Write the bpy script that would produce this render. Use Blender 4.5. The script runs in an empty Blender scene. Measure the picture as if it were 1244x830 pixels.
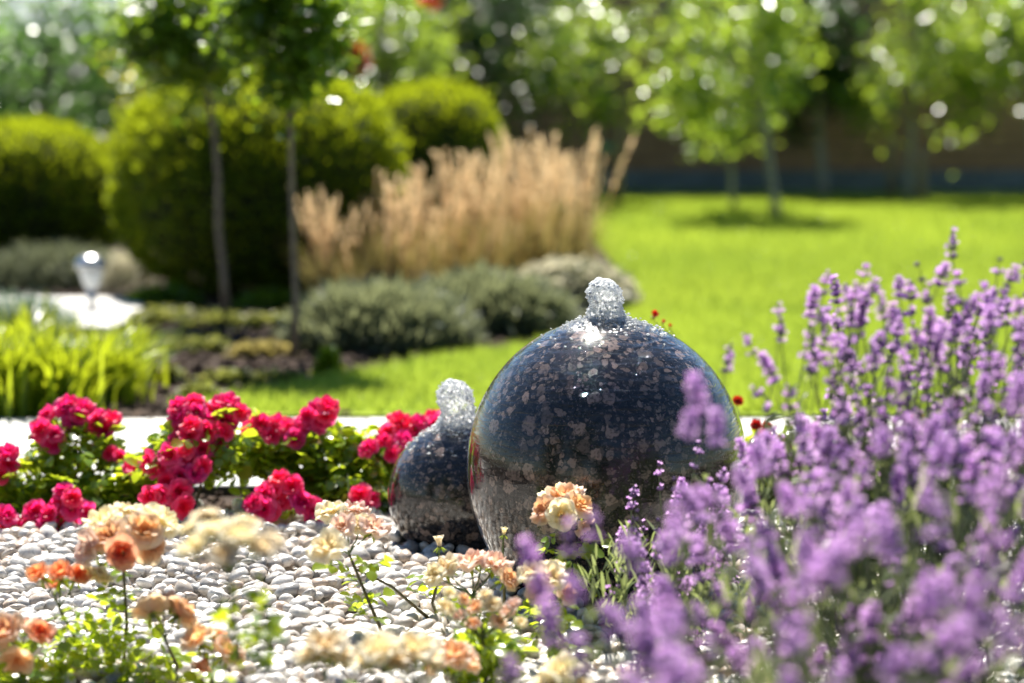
import bpy, math, random
import numpy as np
from mathutils import Vector, Matrix, Euler, noise as mnoise

rng = np.random.default_rng(7)
random.seed(7)
sc = bpy.context.scene
COL = sc.collection

# ------------------------------------------------------------------ camera
F = 2937.0                      # focal length in photograph pixels (85 mm on 36 mm)
PITCH = math.atan(328.0 / F)
CAMZ = 0.97
cam_d = bpy.data.cameras.new('camera')
cam = bpy.data.objects.new('camera', cam_d)
COL.objects.link(cam)
cam.location = (0, 0, CAMZ)
cam.rotation_euler = (math.pi / 2 - PITCH, 0, 0)
cam_d.lens = 85.0
cam_d.sensor_width = 36.0
cam_d.clip_start = 0.1
cam_d.clip_end = 500
cam_d.dof.use_dof = True
cam_d.dof.focus_distance = 4.36
cam_d.dof.aperture_fstop = 2.2
cam_d.dof.aperture_blades = 0
sc.camera = cam

# ------------------------------------------------------------------ light
SUN_EL, SUN_AZ = 54.0, -10.0     # sun stands behind the scene, a little to the left
w = bpy.data.worlds.new("World")
sc.world = w
w.use_nodes = True
nt = w.node_tree
for n_ in list(nt.nodes):
    nt.nodes.remove(n_)
sky = nt.nodes.new('ShaderNodeTexSky')
sky.sky_type = 'NISHITA'
sky.sun_disc = False
sky.sun_elevation = math.radians(SUN_EL)
sky.sun_rotation = math.radians(SUN_AZ)
sky.air_density = 1.0
sky.dust_density = 0.1
sky.ozone_density = 1.6
bg = nt.nodes.new('ShaderNodeBackground')
bg.inputs['Strength'].default_value = 0.052
wo = nt.nodes.new('ShaderNodeOutputWorld')
hs = nt.nodes.new('ShaderNodeHueSaturation')
hs.inputs['Saturation'].default_value = 1.12
nt.links.new(sky.outputs[0], hs.inputs['Color'])
nt.links.new(hs.outputs[0], bg.inputs[0])
nt.links.new(bg.outputs[0], wo.inputs[0])
sd = bpy.data.lights.new('sun', 'SUN')
sd.energy = 5.0
sd.angle = math.radians(0.53)
sd.color = (1.0, 0.95, 0.86)
sun = bpy.data.objects.new('sun', sd)
COL.objects.link(sun)
el, az = math.radians(SUN_EL), math.radians(SUN_AZ)
sdir = Vector((math.sin(az) * math.cos(el), math.cos(az) * math.cos(el), math.sin(el)))
sun.rotation_euler = sdir.to_track_quat('Z', 'Y').to_euler()
sun.location = sdir * 30

vs = sc.view_settings
vs.view_transform = 'Standard'
vs.look = 'None'
vs.exposure = 1.42
vs.gamma = 1.0
vs.use_curve_mapping = False
sc.render.engine = 'CYCLES'
cy = sc.cycles
cy.use_adaptive_sampling = False
cy.use_denoising = True
try:
    cy.denoiser = 'OPENIMAGEDENOISE'
    cy.denoising_input_passes = 'RGB_ALBEDO_NORMAL'
except Exception:
    pass
cy.max_bounces = 8
cy.diffuse_bounces = 3
cy.glossy_bounces = 3
cy.transmission_bounces = 8
cy.transparent_max_bounces = 10
cy.caustics_reflective = False
cy.caustics_refractive = False
cy.sample_clamp_indirect = 6.0
cy.sample_clamp_direct = 0.0

# ------------------------------------------------------------------ helpers: places
def P(x, y, D):
    """World point at forward distance D that the photograph shows at pixel x, y."""
    dx, dy = (x - 622.0) / F, (415.0 - y) / F
    c, s = math.cos(PITCH), math.sin(PITCH)
    d = Vector((dx, c + dy * s, -s + dy * c))
    return Vector((0, 0, CAMZ)) + d * (D / d.y)

def G(x, y):
    """Ground point seen at pixel x, y."""
    dx, dy = (x - 622.0) / F, (415.0 - y) / F
    c, s = math.cos(PITCH), math.sin(PITCH)
    d = Vector((dx, c + dy * s, -s + dy * c))
    return Vector((0, 0, CAMZ)) + d * (CAMZ / -d.z)

# ------------------------------------------------------------------ helpers: objects
def tag(o, label=None, cat=None, group=None, kind=None):
    if label: o['label'] = label
    if cat: o['category'] = cat
    if group: o['group'] = group
    if kind: o['kind'] = kind
    return o

def empty(name, loc=(0, 0, 0), rz=0.0):
    o = bpy.data.objects.new(name, None)
    COL.objects.link(o)
    o.location = loc
    o.rotation_euler = (0, 0, rz)
    o.empty_display_size = 0.05
    return o

def link(name, mesh, parent=None, loc=(0, 0, 0), rot=None, scale=None):
    o = bpy.data.objects.new(name, mesh)
    COL.objects.link(o)
    if parent is not None: o.parent = parent
    o.location = loc
    if rot is not None: o.rotation_euler = rot
    if scale is not None: o.scale = scale if hasattr(scale, '__len__') else (scale,) * 3
    return o

def mk(name, chunks, mats, smooth=True):
    """chunks: list of (V, Fc, mat index, colour per vertex or None)."""
    Vs, LV, LS, MI, CO = [], [], [], [], []
    off = 0
    hascol = any(c[3] is not None for c in chunks)
    for V, Fc, mi, co in chunks:
        V = np.asarray(V, dtype=np.float32).reshape(-1, 3)
        Fc = np.asarray(Fc, dtype=np.int32)
        if len(Fc) == 0: continue
        Vs.append(V)
        LV.append((Fc + off).ravel())
        LS.append(np.full(len(Fc), Fc.shape[1], dtype=np.int32))
        MI.append(np.full(len(Fc), mi, dtype=np.int32))
        if hascol:
            if co is None: co = np.full((len(V), 3), 0.5)
            CO.append(np.concatenate([np.asarray(co, dtype=np.float32).reshape(-1, 3), np.ones((len(V), 1), np.float32)], 1))
        off += len(V)
    V = np.concatenate(Vs); lv = np.concatenate(LV); lt = np.concatenate(LS); mi = np.concatenate(MI)
    me = bpy.data.meshes.new(name)
    me.vertices.add(len(V)); me.vertices.foreach_set('co', V.ravel())
    me.loops.add(len(lv)); me.loops.foreach_set('vertex_index', lv)
    me.polygons.add(len(lt))
    ls = np.concatenate([[0], np.cumsum(lt)[:-1]]).astype(np.int32)
    me.polygons.foreach_set('loop_start', ls)
    me.polygons.foreach_set('loop_total', lt)
    for m in mats: me.materials.append(m)
    me.polygons.foreach_set('material_index', mi)
    me.polygons.foreach_set('use_smooth', np.full(len(lt), smooth))
    me.update(calc_edges=True)
    if hascol:
        a = me.color_attributes.new('Col', 'FLOAT_COLOR', 'POINT')
        a.data.foreach_set('color', np.concatenate(CO).ravel())
    return me

def inst(T, M, t, col=None):
    """T=(V,Fc) placed k times by 3x3 matrices M (k,3,3) and offsets t (k,3); col (k,3) colour per copy."""
    V, Fc = T
    k = len(M)
    out = np.einsum('kij,nj->kni', M, V) + t[:, None, :]
    n = len(V)
    ff = (Fc[None] + (np.arange(k) * n)[:, None, None]).reshape(-1, Fc.shape[1])
    co = None if col is None else np.repeat(col, n, axis=0)
    return out.reshape(-1, 3), ff, co

def rots(yaw, pitch, roll):
    """Rz(yaw) Rx(pitch) Ry(roll) for arrays."""
    cy_, sy_ = np.cos(yaw), np.sin(yaw); cp, sp = np.cos(pitch), np.sin(pitch); cr, sr = np.cos(roll), np.sin(roll)
    z = np.zeros_like(yaw); o = np.ones_like(yaw)
    Rz = np.array([[cy_, -sy_, z], [sy_, cy_, z], [z, z, o]]).transpose(2, 0, 1)
    Rx = np.array([[o, z, z], [z, cp, -sp], [z, sp, cp]]).transpose(2, 0, 1)
    Ry = np.array([[cr, z, sr], [z, o, z], [-sr, z, cr]]).transpose(2, 0, 1)
    return Rz @ Rx @ Ry

def sc3(M, s):
    return M * np.asarray(s)[:, None, None]

def leaf_t(wd=0.32, fold=0.12, curl=0.25):
    """Leaf one unit long growing along +Y: folded at the midrib and curled down at the tip."""
    ys = [0.0, 0.28, 0.62, 0.88, 1.0]
    ws = [0.0, 0.85, 1.0, 0.55, 0.0]
    V = []
    for y, q in zip(ys, ws):
        zc = -curl * y * y
        if q == 0: V.append((0, y, zc)); continue
        V += [(-wd * q, y, zc + fold * q), (0, y, zc), (wd * q, y, zc + fold * q)]
    V = np.array(V, dtype=float)
    Fq = [(1, 2, 5, 4), (2, 3, 6, 5), (4, 5, 8, 7), (5, 6, 9, 8)]
    Ft = [(0, 2, 1), (0, 3, 2), (7, 8, 10), (8, 9, 10)]
    Fc = [f for f in Fq] + [(a, b, c, c) for a, b, c in Ft]
    # triangles only, so one array serves
    T = []
    for a, b, c, d in Fq: T += [(a, b, c), (a, c, d)]
    T += Ft
    return V, np.array(T)

LEAF = leaf_t()
LEAF_N = leaf_t(0.16, 0.05, 0.2)
LEAF_R = leaf_t(0.42, 0.10, 0.22)
SIMPLE = (np.array([(0, 0, 0), (-.28, .5, .07), (0, 1, -.1), (.28, .5, .07)], float), np.array([(0, 2, 1), (0, 3, 2)]))
BLADE = (np.array([(-.5, 0, 0), (.5, 0, 0), (.38, 0.10, .5), (-.38, 0.10, .5), (0, .34, 1.0)], float),
         np.array([(0, 1, 2), (0, 2, 3), (3, 2, 4)]))

def ico(sub):
    import bmesh
    bm = bmesh.new()
    bmesh.ops.create_icosphere(bm, subdivisions=sub, radius=1.0)
    V = np.array([v.co[:] for v in bm.verts]); Fc = np.array([[v.index for v in f.verts] for f in bm.faces])
    bm.free()
    return V, Fc
ICO1, ICO2, ICO3 = ico(1), ico(2), ico(3)

def tube(pts, rad, seg=7, cap=True):
    pts = [Vector(p) for p in pts]
    n = len(pts)
    if not hasattr(rad, '__len__'): rad = [rad] * n
    V, Fc = [], []
    prev = None
    for i, p in enumerate(pts):
        d = (pts[min(i + 1, n - 1)] - pts[max(i - 1, 0)])
        d = d.normalized() if d.length > 1e-9 else Vector((0, 0, 1))
        if prev is None:
            a = d.orthogonal().normalized()
        else:
            a = (prev - d * prev.dot(d))
            a = a.normalized() if a.length > 1e-6 else d.orthogonal().normalized()
        prev = a
        b = d.cross(a)
        for k in range(seg):
            t = 2 * math.pi * k / seg
            V.append(p + (a * math.cos(t) + b * math.sin(t)) * rad[i])
    for i in range(n - 1):
        for k in range(seg):
            a0, b0 = i * seg + k, i * seg + (k + 1) % seg
            Fc.append((a0, b0, b0 + seg)); Fc.append((a0, b0 + seg, a0 + seg))
    if cap:
        c0 = len(V); V.append(pts[0]); V.append(pts[-1])
        for k in range(seg):
            Fc.append((c0, (k + 1) % seg, k)); Fc.append((c0 + 1, (n - 1) * seg + k, (n - 1) * seg + (k + 1) % seg))
    return np.array([v[:] for v in V]), np.array(Fc)

def lathe(prof, seg=24):
    V, Fc = [], []
    for r, z in prof:
        for k in range(seg):
            t = 2 * math.pi * k / seg
            V.append((r * math.cos(t), r * math.sin(t), z))
    for i in range(len(prof) - 1):
        for k in range(seg):
            a, b = i * seg + k, i * seg + (k + 1) % seg
            Fc.append((a, b, b + seg, a + seg))
    return np.array(V), np.array(Fc)

def box(x0, x1, y0, y1, z0, z1, bev=0.0):
    b = min(bev, (x1 - x0) / 3, (y1 - y0) / 3, (z1 - z0) / 3) if bev else 0
    V = []
    if not b:
        for z in (z0, z1): V += [(x0, y0, z), (x1, y0, z), (x1, y1, z), (x0, y1, z)]
        return np.array(V, float), np.array([(0, 3, 2, 1), (4, 5, 6, 7), (0, 1, 5, 4), (1, 2, 6, 5), (2, 3, 7, 6), (3, 0, 4, 7)])
    rings = [(z0, b), (z0 + b, 0), (z1 - b, 0), (z1, b)]
    for z, i in rings: V += [(x0 + i, y0 + i, z), (x1 - i, y0 + i, z), (x1 - i, y1 - i, z), (x0 + i, y1 - i, z)]
    Fc = [(0, 3, 2, 1), (12, 13, 14, 15)]
    for r in range(3):
        for k in range(4):
            a, c = r * 4 + k, r * 4 + (k + 1) % 4
            Fc.append((a, c, c + 4, a + 4))
    return np.array(V, float), np.array(Fc)

def rcol(n, a=0.0, b=1.0):
    c = rng.uniform(a, b, (n, 1))
    return np.concatenate([c, rng.uniform(0, 1, (n, 2))], 1)

# ------------------------------------------------------------------ helpers: materials
MATS = {}
def newmat(name):
    m = bpy.data.materials.new(name)
    m.use_nodes = True
    m.node_tree.nodes.clear()
    MATS[name] = m
    return m, m.node_tree

def N(nt, typ, **kw):
    n = nt.nodes.new(typ)
    for k, v in kw.items():
        if k.startswith('i_'):
            n.inputs[k[2:]].default_value = v
        else:
            setattr(n, k, v)
    return n

def ramp(nt, stops, fac=None, interp='LINEAR'):
    r = nt.nodes.new('ShaderNodeValToRGB')
    r.color_ramp.interpolation = interp
    e = r.color_ramp.elements
    while len(e) < len(stops): e.new(0.5)
    for el_, (p, c) in zip(e, stops):
        el_.position = p
        el_.color = (*c, 1) if len(c) == 3 else c
    if fac is not None: nt.links.new(fac, r.inputs[0])
    return r

def leafmat(name, stops, tcol, trans=0.4, rough=0.32, spec=0.5, nscale=9.0, nmix=0.25):
    """Leaf: colour by the random value of each leaf, light passing through it."""
    m, nt = newmat(name)
    at = N(nt, 'ShaderNodeAttribute', attribute_name='Col')
    sep = N(nt, 'ShaderNodeSeparateColor')
    nt.links.new(at.outputs['Color'], sep.inputs[0])
    cr = ramp(nt, stops, sep.outputs[0])
    pb = N(nt, 'ShaderNodeBsdfPrincipled')
    nt.links.new(cr.outputs[0], pb.inputs['Base Color'])
    pb.inputs['Roughness'].default_value = rough
    pb.inputs['Specular IOR Level'].default_value = spec
    tr = N(nt, 'ShaderNodeBsdfTranslucent')
    mx = N(nt, 'ShaderNodeMix', data_type='RGBA')
    mx.inputs[0].default_value = 0.7
    nt.links.new(cr.outputs[0], mx.inputs[6])
    mx.inputs[7].default_value = (*tcol, 1)
    nt.links.new(mx.outputs[2], tr.inputs[0])
    ms = N(nt, 'ShaderNodeMixShader')
    ms.inputs[0].default_value = trans
    nt.links.new(pb.outputs[0], ms.inputs[1]); nt.links.new(tr.outputs[0], ms.inputs[2])
    out = N(nt, 'ShaderNodeOutputMaterial')
    nt.links.new(ms.outputs[0], out.inputs[0])
    return m

def plainmat(name, c1, c2, scale=20, rough=0.7, bump=0.3, bdist=0.01, spec=0.4, metal=0.0, detail=6, attr=False):
    m, nt = newmat(name)
    tc = N(nt, 'ShaderNodeTexCoord')
    no = N(nt, 'ShaderNodeTexNoise'); no.inputs['Scale'].default_value = scale; no.inputs['Detail'].default_value = detail
    nt.links.new(tc.outputs['Object'], no.inputs['Vector'])
    cr = ramp(nt, [(0.3, c1), (0.7, c2)], no.outputs[0])
    pb = N(nt, 'ShaderNodeBsdfPrincipled')
    pb.inputs['Roughness'].default_value = rough
    pb.inputs['Metallic'].default_value = metal
    pb.inputs['Specular IOR Level'].default_value = spec
    nt.links.new(cr.outputs[0], pb.inputs['Base Color'])
    bp = N(nt, 'ShaderNodeBump'); bp.inputs['Strength'].default_value = bump; bp.inputs['Distance'].default_value = bdist
    nt.links.new(no.outputs[0], bp.inputs['Height']); nt.links.new(bp.outputs[0], pb.inputs['Normal'])
    out = N(nt, 'ShaderNodeOutputMaterial')
    nt.links.new(pb.outputs[0], out.inputs[0])
    return m

# --- foliage colours
M_THUJA = leafmat('thuja_leaf', [(0, (.012, .036, .004)), (1, (.07, .13, .010))], (.62, .72, .02), 0.43, 0.6, 0.15)
M_TREE = leafmat('tree_leaf', [(0, (.015, .05, .010)), (.45, (.06, .13, .02)), (1, (.20, .29, .04))], (.60, .78, .06), 0.5, 0.25, 0.85)
M_TREE_D = leafmat('dark_tree_leaf', [(0, (.012, .045, .015)), (1, (.04, .09, .02))], (.12, .25, .03), 0.3, 0.30, 0.3)
M_TREE_B = leafmat('bluish_tree_leaf', [(0, (.03, .09, .04)), (1, (.10, .18, .07))], (.34, .60, .10), 0.42, 0.25, 0.85)
M_TREE_Y = leafmat('yellow_leaf', [(0, (.12, .16, .015)), (1, (.34, .32, .03))], (.75, .68, .06), 0.5, 0.35, 0.4)
M_STD = leafmat('standard_tree_leaf', [(0, (.02, .06, .012)), (1, (.08, .15, .02))], (.48, .70, .03), 0.42, 0.25, 0.85)
M_GRASS = leafmat('grass_blade', [(0, (.07, .17, .015)), (1, (.32, .38, .035))], (.57, .70, .08), 0.46, 0.35, 0.4)
M_IRIS = leafmat('strap_leaf', [(0, (.08, .17, .012)), (1, (.22, .30, .015))], (.60, .66, .02), 0.5, 0.35, 0.45)
M_ROSEL = leafmat('rose_leaf', [(0, (.05, .10, .015)), (0.85, (.20, .32, .025)), (1, (.24, .14, .03))], (.72, .84, .03), 0.5, 0.24, 0.9)
M_GREY = leafmat('grey_leaf', [(0, (.07, .10, .06)), (1, (.22, .24, .16))], (.30, .32, .16), 0.3, 0.6, 0.2)
M_SLATE = leafmat('blue_grey_leaf', [(0, (.035, .065, .06)), (1, (.20, .23, .145))], (.38, .40, .17), 0.36, 0.5, 0.3)
M_TEAL = leafmat('juniper_leaf', [(0, (.02, .07, .045)), (1, (.07, .16, .09))], (.12, .25, .08), 0.25, 0.5, 0.3)
M_LAVL = leafmat('lavender_leaf', [(0, (.10, .14, .06)), (1, (.26, .30, .16))], (.46, .54, .16), 0.4, 0.4, 0.4)
M_COVER = leafmat('ground_cover_leaf', [(0, (.05, .08, .02)), (0.6, (.13, .16, .04)), (1, (.25, .18, .08))], (.40, .42, .08), 0.35, 0.5, 0.3)
M_TAN = leafmat('dry_plume', [(0, (.52, .36, .19)), (1, (.80, .62, .40))], (.95, .72, .42), 0.55, 0.6, 0.2)
M_TANL = leafmat('dry_blade', [(0, (.12, .13, .03)), (1, (.34, .26, .10))], (.55, .45, .14), 0.45, 0.5, 0.2)
M_BEIGE = leafmat('beige_flower', [(0, (.26, .26, .16)), (1, (.60, .56, .42))], (.70, .64, .44), 0.4, 0.5, 0.3)
M_REDFL = leafmat('red_flower', [(0, (.55, .03, .02)), (1, (.80, .10, .04))], (.95, .15, .06), 0.4, 0.4, 0.3)

def petalmat(name, deep, mid, pale, tdeep, trans=0.45, rough=0.45):
    """Petal: R of Col = 0 inner .. 1 rim, G = random."""
    m, nt = newmat(name)
    at = N(nt, 'ShaderNodeAttribute', attribute_name='Col')
    sep = N(nt, 'ShaderNodeSeparateColor'); nt.links.new(at.outputs['Color'], sep.inputs[0])
    cr = ramp(nt, [(0.0, deep), (0.5, mid), (1.0, pale)], sep.outputs[0])
    oi = N(nt, 'ShaderNodeObjectInfo')
    hsv = N(nt, 'ShaderNodeHueSaturation')
    ma = N(nt, 'ShaderNodeMapRange'); ma.inputs[3].default_value = 0.82; ma.inputs[4].default_value = 1.12
    nt.links.new(oi.outputs['Random'], ma.inputs[0]); nt.links.new(ma.outputs[0], hsv.inputs['Value'])
    mh = N(nt, 'ShaderNodeMapRange'); mh.inputs[3].default_value = 0.485; mh.inputs[4].default_value = 0.520
    nt.links.new(oi.outputs['Random'], mh.inputs[0]); nt.links.new(mh.outputs[0], hsv.inputs['Hue'])
    nt.links.new(cr.outputs[0], hsv.inputs['Color'])
    pb = N(nt, 'ShaderNodeBsdfPrincipled'); pb.inputs['Roughness'].default_value = rough; pb.inputs['Specular IOR Level'].default_value = 0.3
    nt.links.new(hsv.outputs[0], pb.inputs['Base Color'])
    tr = N(nt, 'ShaderNodeBsdfTranslucent')
    mx = N(nt, 'ShaderNodeMix', data_type='RGBA'); mx.inputs[0].default_value = 0.5
    nt.links.new(hsv.outputs[0], mx.inputs[6]); mx.inputs[7].default_value = (*tdeep, 1)
    nt.links.new(mx.outputs[2], tr.inputs[0])
    ms = N(nt, 'ShaderNodeMixShader'); ms.inputs[0].default_value = trans
    nt.links.new(pb.outputs[0], ms.inputs[1]); nt.links.new(tr.outputs[0], ms.inputs[2])
    out = N(nt, 'ShaderNodeOutputMaterial'); nt.links.new(ms.outputs[0], out.inputs[0])
    return m

M_PINK = petalmat('pink_petal', (.74, .003, .05), (.92, .016, .17), (.94, .15, .38), (1.0, .03, .27), 0.58)
M_RED = petalmat('red_petal', (.22, .003, .004), (.55, .010, .012), (.62, .03, .03), (.7, .01, .01))
M_PEACH = petalmat('peach_petal', (.90, .34, .08), (.90, .58, .34), (.90, .80, .66), (.98, .62, .26), 0.52)
M_CREAM = petalmat('cream_petal', (.86, .56, .18), (.88, .77, .54), (.90, .85, .72), (.96, .80, .46), 0.5)
M_ORANGE = petalmat('orange_petal', (.88, .20, .05), (.90, .34, .15), (.90, .56, .40), (1., .42, .16), 0.52)
M_BLUSH = petalmat('blush_petal', (.88, .50, .24), (.88, .64, .54), (.90, .78, .70), (.98, .70, .48), 0.5)
M_LAV = petalmat('lavender_petal', (.38, .14, .58), (.69, .43, .79), (.88, .69, .90), (.87, .53, .92), 0.5)
M_CALYX = petalmat('lavender_calyx', (.05, .03, .09), (.13, .06, .24), (.34, .20, .44), (.58, .34, .62), 0.35)
M_STEM = plainmat('green_stem', (.07, .11, .03), (.14, .19, .06), 60, 0.5, 0.1)
M_CANE = plainmat('rose_cane', (.05, .045, .02), (.12, .10, .04), 80, 0.5, 0.2)
M_LAVSTEM = plainmat('lavender_stem', (.10, .13, .06), (.20, .24, .12), 60, 0.6, 0.1)
M_BARK = plainmat('bark', (.13, .10, .075), (.26, .21, .16), 40, 0.85, 0.6, 0.01)
M_BARKG = plainmat('pale_grey_bark', (.16, .15, .14), (.30, .29, .27), 30, 0.8, 0.5, 0.01)
M_STAKE = plainmat('stake_wood', (.16, .12, .09), (.26, .21, .16), 30, 0.8, 0.4, 0.005)
M_TIE = plainmat('turquoise_tie', (.10, .28, .24), (.14, .36, .30), 30, 0.5, 0.1)
M_SOIL = plainmat('soil', (.022, .014, .010), (.075, .05, .035), 14, 0.95, 1.0, 0.04, 0.2)
M_CLOD = plainmat('mulch', (.03, .018, .012), (.13, .085, .06), 40, 0.9, 0.8, 0.01, 0.2)
M_CORE = plainmat('light_block_core', (.008, .012, .004), (.02, .025, .008), 20, 0.95, 0.3)  # near-black solid added inside foliage to block light
M_LAWN = plainmat('lawn_soil', (.16, .24, .010), (.30, .38, .014), 5, 0.9, 0.8, 0.03, 0.2, detail=10)
M_EDGE = plainmat('black_edging', (.02, .02, .02), (.04, .04, .04), 30, 0.5, 0.2, 0.003)
M_BRICK = plainmat('brown_brick', (.25, .14, .08), (.38, .23, .14), 9, 0.9, 0.6, 0.01)
M_MORTAR = plainmat('mortar', (.10, .085, .07), (.15, .13, .11), 30, 0.95, 0.4, 0.005)
M_BASESTONE = plainmat('slate_block', (.07, .09, .11), (.15, .18, .21), 6, 0.8, 0.7, 0.02)
M_ROOF = plainmat('blue_grey_roof', (.16, .21, .32), (.24, .30, .44), 6, 0.5, 0.2)
M_SHED = plainmat('shed_board', (.10, .08, .07), (.18, .15, .13), 12, 0.8, 0.3)
M_STEEL = plainmat('lamp_steel', (.45, .45, .46), (.6, .6, .62), 20, 0.25, 0.02, 0.001, 0.5, 1.0)

def slabmat():
    m, nt = newmat('pale_paving')
    tc = N(nt, 'ShaderNodeTexCoord')
    n1 = N(nt, 'ShaderNodeTexNoise'); n1.inputs['Scale'].default_value = 3; n1.inputs['Detail'].default_value = 8
    n2 = N(nt, 'ShaderNodeTexNoise'); n2.inputs['Scale'].default_value = 90; n2.inputs['Detail'].default_value = 4
    for n in (n1, n2): nt.links.new(tc.outputs['Object'], n.inputs['Vector'])
    c = ramp(nt, [(0.3, (.50, .48, .45)), (0.7, (.64, .62, .58))], n1.outputs[0])
    c2 = ramp(nt, [(0.35, (.75, .75, .75)), (0.6, (1, 1, 1))], n2.outputs[0])
    mx = N(nt, 'ShaderNodeMix', data_type='RGBA', blend_type='MULTIPLY'); mx.inputs[0].default_value = 0.6
    nt.links.new(c.outputs[0], mx.inputs[6]); nt.links.new(c2.outputs[0], mx.inputs[7])
    pb = N(nt, 'ShaderNodeBsdfPrincipled'); pb.inputs['Roughness'].default_value = 0.6
    nt.links.new(mx.outputs[2], pb.inputs['Base Color'])
    bp = N(nt, 'ShaderNodeBump'); bp.inputs['Strength'].default_value = 0.4; bp.inputs['Distance'].default_value = 0.003
    nt.links.new(n2.outputs[0], bp.inputs['Height']); nt.links.new(bp.outputs[0], pb.inputs['Normal'])
    out = N(nt, 'ShaderNodeOutputMaterial'); nt.links.new(pb.outputs[0], out.inputs[0])
    return m
M_SLAB = slabmat()

def pebblemat():
    m, nt = newmat('pebble_stone')
    at = N(nt, 'ShaderNodeAttribute', attribute_name='Col')
    sep = N(nt, 'ShaderNodeSeparateColor'); nt.links.new(at.outputs['Color'], sep.inputs[0])
    oi = N(nt, 'ShaderNodeObjectInfo')
    ad = N(nt, 'ShaderNodeMath', operation='ADD'); nt.links.new(sep.outputs[0], ad.inputs[0]); nt.links.new(oi.outputs['Random'], ad.inputs[1])
    fr = N(nt, 'ShaderNodeMath', operation='FRACT'); nt.links.new(ad.outputs[0], fr.inputs[0])
    base = ramp(nt, [(0.0, (.60, .58, .54)), (0.28, (.76, .74, .70)), (0.48, (.46, .44, .41)), (0.60, (.50, .39, .30)), (0.68, (.64, .56, .47)), (0.86, (.24, .24, .24)), (1.0, (.74, .71, .66))], fr.outputs[0])
    tc = N(nt, 'ShaderNodeTexCoord')
    no = N(nt, 'ShaderNodeTexNoise'); no.inputs['Scale'].default_value = 55; no.inputs['Detail'].default_value = 7; no.inputs['Distortion'].default_value = 1.2
    nt.links.new(tc.outputs['Object'], no.inputs['Vector'])
    v = ramp(nt, [(0.34, (.45, .44, .43)), (0.48, (1, 1, 1)), (0.62, (.78, .72, .66))], no.outputs[0])
    mx = N(nt, 'ShaderNodeMix', data_type='RGBA', blend_type='MULTIPLY'); mx.inputs[0].default_value = 0.75
    nt.links.new(base.outputs[0], mx.inputs[6]); nt.links.new(v.outputs[0], mx.inputs[7])
    pb = N(nt, 'ShaderNodeBsdfPrincipled'); pb.inputs['Roughness'].default_value = 0.34; pb.inputs['Specular IOR Level'].default_value = 0.5
    nt.links.new(mx.outputs[2], pb.inputs['Base Color'])
    bp = N(nt, 'ShaderNodeBump'); bp.inputs['Strength'].default_value = 0.35; bp.inputs['Distance'].default_value = 0.002
    nt.links.new(no.outputs[0], bp.inputs['Height']); nt.links.new(bp.outputs[0], pb.inputs['Normal'])
    out = N(nt, 'ShaderNodeOutputMaterial'); nt.links.new(pb.outputs[0], out.inputs[0])
    return m
M_PEB = pebblemat()

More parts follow.
